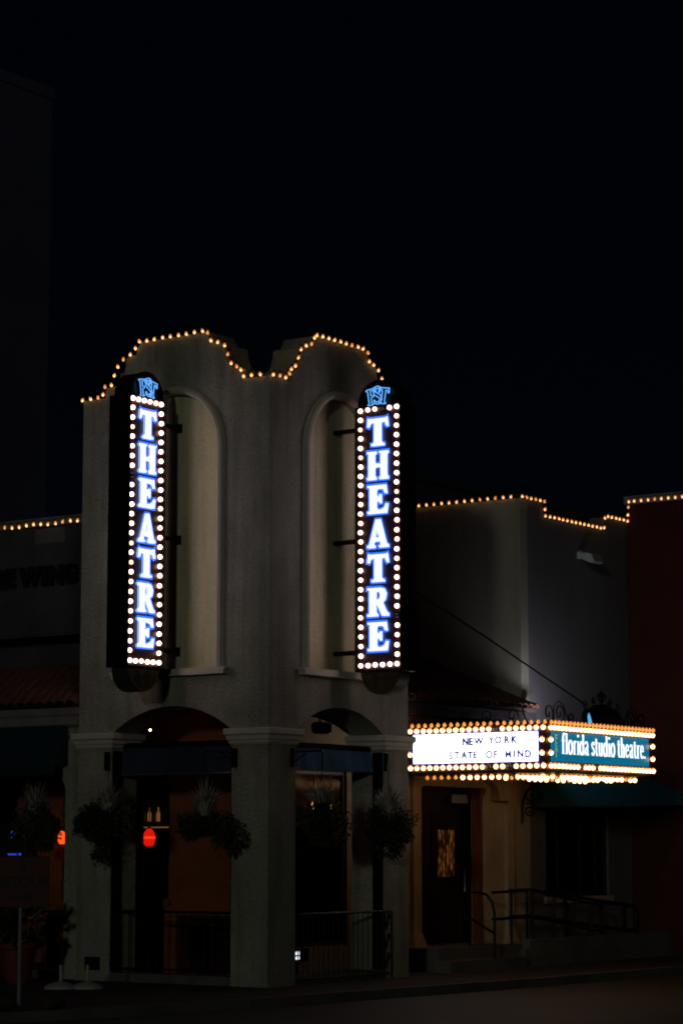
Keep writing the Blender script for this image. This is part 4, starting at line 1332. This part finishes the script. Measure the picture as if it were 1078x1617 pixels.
def basket(label, hook, wall, c, r, h, seed, pale=False, n=3000, trails=()):
    """hook: point the chain hangs from; wall: foot of the bracket; c: centre of the foliage"""
    t = thing('hanging_basket', label, 'hanging basket', (c[0], c[1], c[2] - h * .5), group='hanging flower baskets')
    x, y, z = c
    MB().lathe([(0.02, z - .20), (0.12, z - .18), (0.20, z - .08), (0.23, z + .04), (0.20, z + .05), (.02, z + .03)], 14, (hook[0], hook[1])).build('basket', 'coir', t)
    f = leaf_cloud(n, (x, y, z - .02), r * .95, r * .95, h * .40, .050, droop=.5, seed=seed).build('foliage', 'leaf', t, recalc=False)
    tag(f, kind='stuff')
    for k, (dx, dy, dz, rr, hh) in enumerate(trails):
        tr_ = leaf_cloud(520, (x + dx, y + dy, z + dz), rr, rr, hh, .05, droop=.7, seed=seed + 20 + k).build('trailing_stems', 'leaf', t, recalc=False)
        tag(tr_, kind='stuff')
    f2 = leaf_cloud(n // 4, (x + .03, y - .06, z + .02), r * 1.02, r * 1.02, h * .38, .05, droop=.2, hollow=.8, seed=seed + 5).build('pale_foliage', 'leaf_pale', t, recalc=False)
    tag(f2, kind='stuff')
    s_ = blades(190, (hook[0], hook[1], z + .10), .56, 1.05, .0095, seed + 9).build('spiky_leaves', 'spike', t, recalc=False)
    tag(s_, kind='stuff')
    ring = Vector((hook[0], hook[1], hook[2] - .50))
    MB().tube([hook, tuple(ring)], 0.006, 5).build('chain', 'iron', t)
    ch = MB()
    for k in range(3):
        a = k * 2.094 + .4
        ch.tube([tuple(ring), (hook[0] + .22 * math.cos(a), hook[1] + .22 * math.sin(a), z + .04)], 0.005, 4)
    ch.build('hanger_wires', 'iron', t)
    if wall:
        hk, wl = Vector(hook), Vector(wall)
        bt_ = thing('basket_bracket', 'iron bracket above the basket ' + label.split('basket ')[-1].replace('hanging ', ''), 'bracket', wall, group='basket brackets on the piers')
        MB().tube([wall, tuple(hk + Vector((0, 0, .012)))], 0.014, 6).build('arm', 'iron', bt_)
        MB().tube([tuple(wl + Vector((0, 0, -.16))), tuple(wl * .55 + hk * .45 + Vector((0, 0, -.02)))], 0.011, 6).build('brace', 'iron', bt_)
        MB().box(wall[0] - .035, wall[0] + .035, wall[1] - .035, wall[1] + .035, wall[2] - .22, wall[2] + .06).build('wall_plate', 'iron', bt_)
    return t


basket('dark green flower basket hanging in front of the left pier of the tower', (-.42, 2.72, 3.42), (-.035, 3.08, 3.42), (-.42, 2.80, 2.42), .40, .80, 11, trails=((.0, .05, -.42, .17, .22), (-.05, .30, -.12, .16, .2)))
basket('wide dark flower basket hanging before the tower arch left of the corner', (-.42, .85, 3.42), (-.035, .60, 3.42), (-.42, .86, 2.38), .40, .66, 23, trails=((.0, -.42, -.20, .22, .26), (0, .25, .0, .2, .16)))
basket('spiky flower basket hanging before the tower arch right of the corner', (.66, -.50, 3.43), (.58, -.035, 3.43), (.62, -.50, 2.42), .40, .80, 37, trails=((.30, 0, -.15, .2, .24), (-.3, 0, .08, .16, .18)))
basket('spiky reddish flower basket hanging in front of the right pier of the tower', (2.48, -.45, 3.43), (3.04, -.035, 3.43), (2.44, -.45, 2.36), .40, .82, 41, True, trails=((.32, .0, .05, .2, .26), (.0, 0, -.36, .24, .2)))
basket('leafy flower basket hanging over the patio left of the tower', (.10, 4.68, 3.72), None, (.10, 4.68, 2.38), .37, .85, 53, trails=((0, .3, -.1, .18, .2), (0, -.12, -.36, .2, .2)))


def planter(label, x, y, s, seed):
    t = thing('planter', label, 'planter', (x, y, 0), group='terracotta planters on the pavement')
    MB().lathe([(0.17 * s, 0.0), (0.20 * s, .06), (0.27 * s, .50 * s), (0.31 * s, .53 * s), (0.31 * s, .60 * s), (.26 * s, .60 * s), (.25 * s, .54 * s), (.02, .53 * s)], 20, (x, y)).build('pot', 'terracotta', t)
    tag(leaf_cloud(520, (x, y, .60 * s + .28), .36 * s, .36 * s, .34, .12, droop=-.2, seed=seed).build('foliage', 'leaf', t, recalc=False), kind='stuff')
    tag(leaf_cloud(90, (x, y, .60 * s + .42), .38 * s, .38 * s, .28, .17, droop=-.5, hollow=.85, seed=seed + 1).build('golden_leaves', 'leaf_gold', t, recalc=False), kind='stuff')
    return t


planter('red terracotta planter with golden leaves beside the road sign', -1.25, 3.74, 1.0, 61)
planter('red terracotta planter, the farther one by the patio railing', -.75, 4.75, .92, 71)

# ================================================================== SMALL THINGS ON THE PAVEMENT
for lab, x, y in (('white umbrella base, left one of two by the left pier', -1.93, 2.27), ('white umbrella base, right one of two by the left pier', -1.68, 1.98)):
    t = thing('umbrella_base', lab, 'umbrella base', (x, y, 0), group='white umbrella bases')
    MB().lathe([(.24, 0), (.245, .02), (.22, .045), (.15, .075), (.07, .10), (.035, .115), (.02, .115)], 24, (x, y)).build('foot', 'white_plastic', t, True)
    MB().lathe([(.024, .11), (.024, .34), (.018, .34), (.018, .12)], 12, (x, y)).build('tube', 'white_plastic', t)

# road sign
DS = Vector((-5.69, -.40, 0))
rz = R(35.3 - 90)
t = thing('detour_sign', 'dark orange sign with black arrow on a grey post at the left edge', 'sign', DS, rz, world=False)
MB().tube([(0, 0, 0), (0, 0, 1.30)], 0.026, 8).build('post', 'post_paint', t, loc=(0, 0, 0))
pn = MB().bevel_box(-.36, .36, -.045, -.028, 1.27, 1.91, .006).build('plate', 'detour_orange', t, loc=(0, 0, 0))
link('legend', text_mesh('DETOUR', 0.185, 0.002, 0.004, 'black_letter', 'legend'), t, (0, -.048, 1.585), FY)
ar = [(-.14, 1.365), (.08, 1.365), (.08, 1.32), (.17, 1.39), (.08, 1.46), (.08, 1.415), (-.14, 1.415)]
MB().prism(ar, [], XZ(-.049), 0, .003).build('arrow', 'black_letter', t, loc=(0, 0, 0))
pg = MB()
pg.prism(arc(.03, 1.865, .022, 0, 360, 10)[:-1], [], XZ(-.049), 0, .003)
pg.prism([(.0, 1.835), (.055, 1.835), (.065, 1.77), (.05, 1.765), (.07, 1.70), (.05, 1.69), (.03, 1.745), (.0, 1.69), (-.02, 1.70), (.012, 1.765)], [], XZ(-.049), 0, .003)
pg.build('walking_figure', 'black_letter', t, loc=(0, 0, 0))
MB().lathe([(.16, 0), (.16, .02), (.05, .035), (.03, .06)], 16).build('foot_plate', 'black_metal', t, loc=(0, 0, 0))
for lab, x, y, rr in (('dark sandbag slumped right of the road sign foot', -5.30, -.62, .5), ('dark sandbag slumped left of the road sign foot', -5.95, -.18, 1.9)):
    sbm = MB()
    rings = []
    for i in range(9):
        u = -1 + 2 * i / 8
        e_ = math.sqrt(max(.02, 1 - u * u * .96))
        rings.append([(x + math.cos(rr) * u * .30 + -math.sin(rr) * .15 * e_ * math.cos(a), y + math.sin(rr) * u * .30 + math.cos(rr) * .15 * e_ * math.cos(a), max(0.0, .085 + (.10 + .02 * math.sin(i * 2.1)) * e_ * math.sin(a))) for a in [2 * math.pi * k / 12 for k in range(12)]])
    sbm.loft(rings)
    tag(sbm.build('sandbag', 'sandbag', smooth=True), lab, 'sandbag', 'sandbags at the road sign')

# porch table behind the left railing
t = thing('pedestal_table', 'small black pedestal table behind the left tower railing', 'table', (1.30, 2.40, .12))
MB().lathe([(.02, .80), (.40, .80), (.41, .815), (.40, .83), (.02, .83)], 24, (1.3, 2.4)).build('top', 'black_metal', t)
MB().lathe([(.05, .16), (.045, .45), (.05, .80)], 10, (1.3, 2.4)).build('column', 'black_metal', t)
MB().lathe([(.26, .121), (.26, .14), (.10, .165), (.05, .18)], 18, (1.3, 2.4)).build('foot', 'black_metal', t)
# small lit notice low in the right opening
t = thing('lit_notice', 'small lit notice with two white lines low behind the right tower railing', 'notice', (1.58, .62, .12))
MB().bevel_box(1.30, 1.84, .60, .63, .30, .50, .006).build('board', 'frame_dark', t)
MB().box(1.55, 1.59, .62, .66, .12, .30).build('stand', 'iron', t)
for z in (.425, .355):
    link('lettering', text_mesh('MMM', .075, .001, .002, 'placard_light', 'lettering'), t, Vector((1.52, .598, z)) - t.location, FY)


# ================================================================== PEOPLE BEHIND THE GLASS
def person(label, loc, rz_, h, shirt, stance):
    t = thing('person', label, 'person', loc, rz_, group='people behind the right arch window', world=False)
    s = h / 1.72
    w_ = stance
    V = {
        'pel': (0, 0, .95, .135, .10), 'wai': (0, .0, 1.08, .125, .095), 'che': (0, -.01, 1.28, .15, .105), 'nb': (0, .0, 1.43, .075, .07), 'nk': (0, -.01, 1.50, .052, .052), 'hd': (0, -.02, 1.585, .078, .085), 'tp': (0, -.015, 1.665, .065, .075),
    }
    ed = [('pel', 'wai'), ('wai', 'che'), ('che', 'nb'), ('nb', 'nk'), ('nk', 'hd'), ('hd', 'tp')]
    for q, sg in (('l', -1), ('r', 1)):
        V['hip' + q] = (sg * .085, 0, .90, .088, .088)
        V['kn' + q] = (sg * (.085 + w_ * .5), -.02, .50, .058, .06)
        V['an' + q] = (sg * (.085 + w_), .02, .09, .040, .042)
        V['hl' + q] = (sg * (.085 + w_), .03, .035, .036, .035)
        V['to' + q] = (sg * (.10 + w_), -.14, .028, .038, .026)
        V['sh' + q] = (sg * .175, 0, 1.40, .06, .055)
        V['el' + q] = (sg * .25, .04, 1.14, .042, .042)
        V['wr' + q] = (sg * .22, -.08, .93, .028, .028)
        V['ha' + q] = (sg * .21, -.12, .86, .030, .020)
        ed += [('pel', 'hip' + q), ('hip' + q, 'kn' + q), ('kn' + q, 'an' + q), ('an' + q, 'hl' + q), ('hl' + q, 'to' + q), ('nb', 'sh' + q), ('sh' + q, 'el' + q), ('el' + q, 'wr' + q), ('wr' + q, 'ha' + q)]
        for k, (dx, l_) in enumerate(((-.022, .07), (-.008, .085), (.008, .08), (.022, .06))):
            V['f%d%s' % (k, q)] = (sg * .21 + dx, -.14, .86 - l_, .008, .008)
            ed.append(('ha' + q, 'f%d%s' % (k, q)))
        V['th' + q] = (sg * .18, -.17, .85, .009, .009)
        ed.append(('ha' + q, 'th' + q))
    keys = list(V)
    me = bpy.data.meshes.new('body')
    me.from_pydata([tuple(c * s for c in V[k][:3]) for k in keys], [(keys.index(a), keys.index(b_)) for a, b_ in ed], [])
    ob = bpy.data.objects.new('body', me)
    C.objects.link(ob)
    ob.modifiers.new('skin', 'SKIN')
    sub = ob.modifiers.new('sub', 'SUBSURF')
    sub.levels = 1
    for i, k in enumerate(keys):
        me.skin_vertices[0].data[i].radius = (V[k][3] * s, V[k][4] * s)
        me.skin_vertices[0].data[i].use_root = (k == 'pel')
    dg = bpy.context.evaluated_depsgraph_get()
    dg.update()
    bm_ = bpy.data.meshes.new_from_object(ob.evaluated_get(dg))
    bpy.data.objects.remove(ob)
    bm_.name = 'body'
    bm_.materials.clear()
    for m_ in ('skin', shirt, 'denim', 'frame_dark'):
        bm_.materials.append(M[m_])
    for p in bm_.polygons:
        p.use_smooth = True
        z, x = p.center.z / s, abs(p.center.x) / s
        p.material_index = 3 if z < .08 else 2 if z < .98 and x < .20 + (0 if z > .6 else 1) else 1 if (z < 1.47 and not (x > .2 and z < 1.08)) else 0
    o = link('body', bm_, t, (0, 0, 0))
    hr = MB().sphere((0, .005, 0), .098 * s, 12, 8, 1.05)
    hr.v = [(a, b_, c + 1.63 * s) for a, b_, c in hr.v if True]
    hr.v = [(a, b_ if b_ > -.06 * s else -.06 * s, max(c, 1.56 * s) if b_ < -.02 else c) for a, b_, c in hr.v]
    hr.build('hair', 'hair', t, True, loc=(0, 0, 0))
    return t


cd = math.atan2(-21.5 - 2.7, -28.5 - 4.8) + math.pi / 2
person('person in dark clothes standing with legs apart behind the right arch window', (4.72, 2.82, .42), cd + .5, 1.72, 'shirt_dark', .06)
person('person in a reddish shirt and dark trousers behind the right arch window', (5.08, 2.42, .42), cd - .4, 1.70, 'shirt_red', .09)
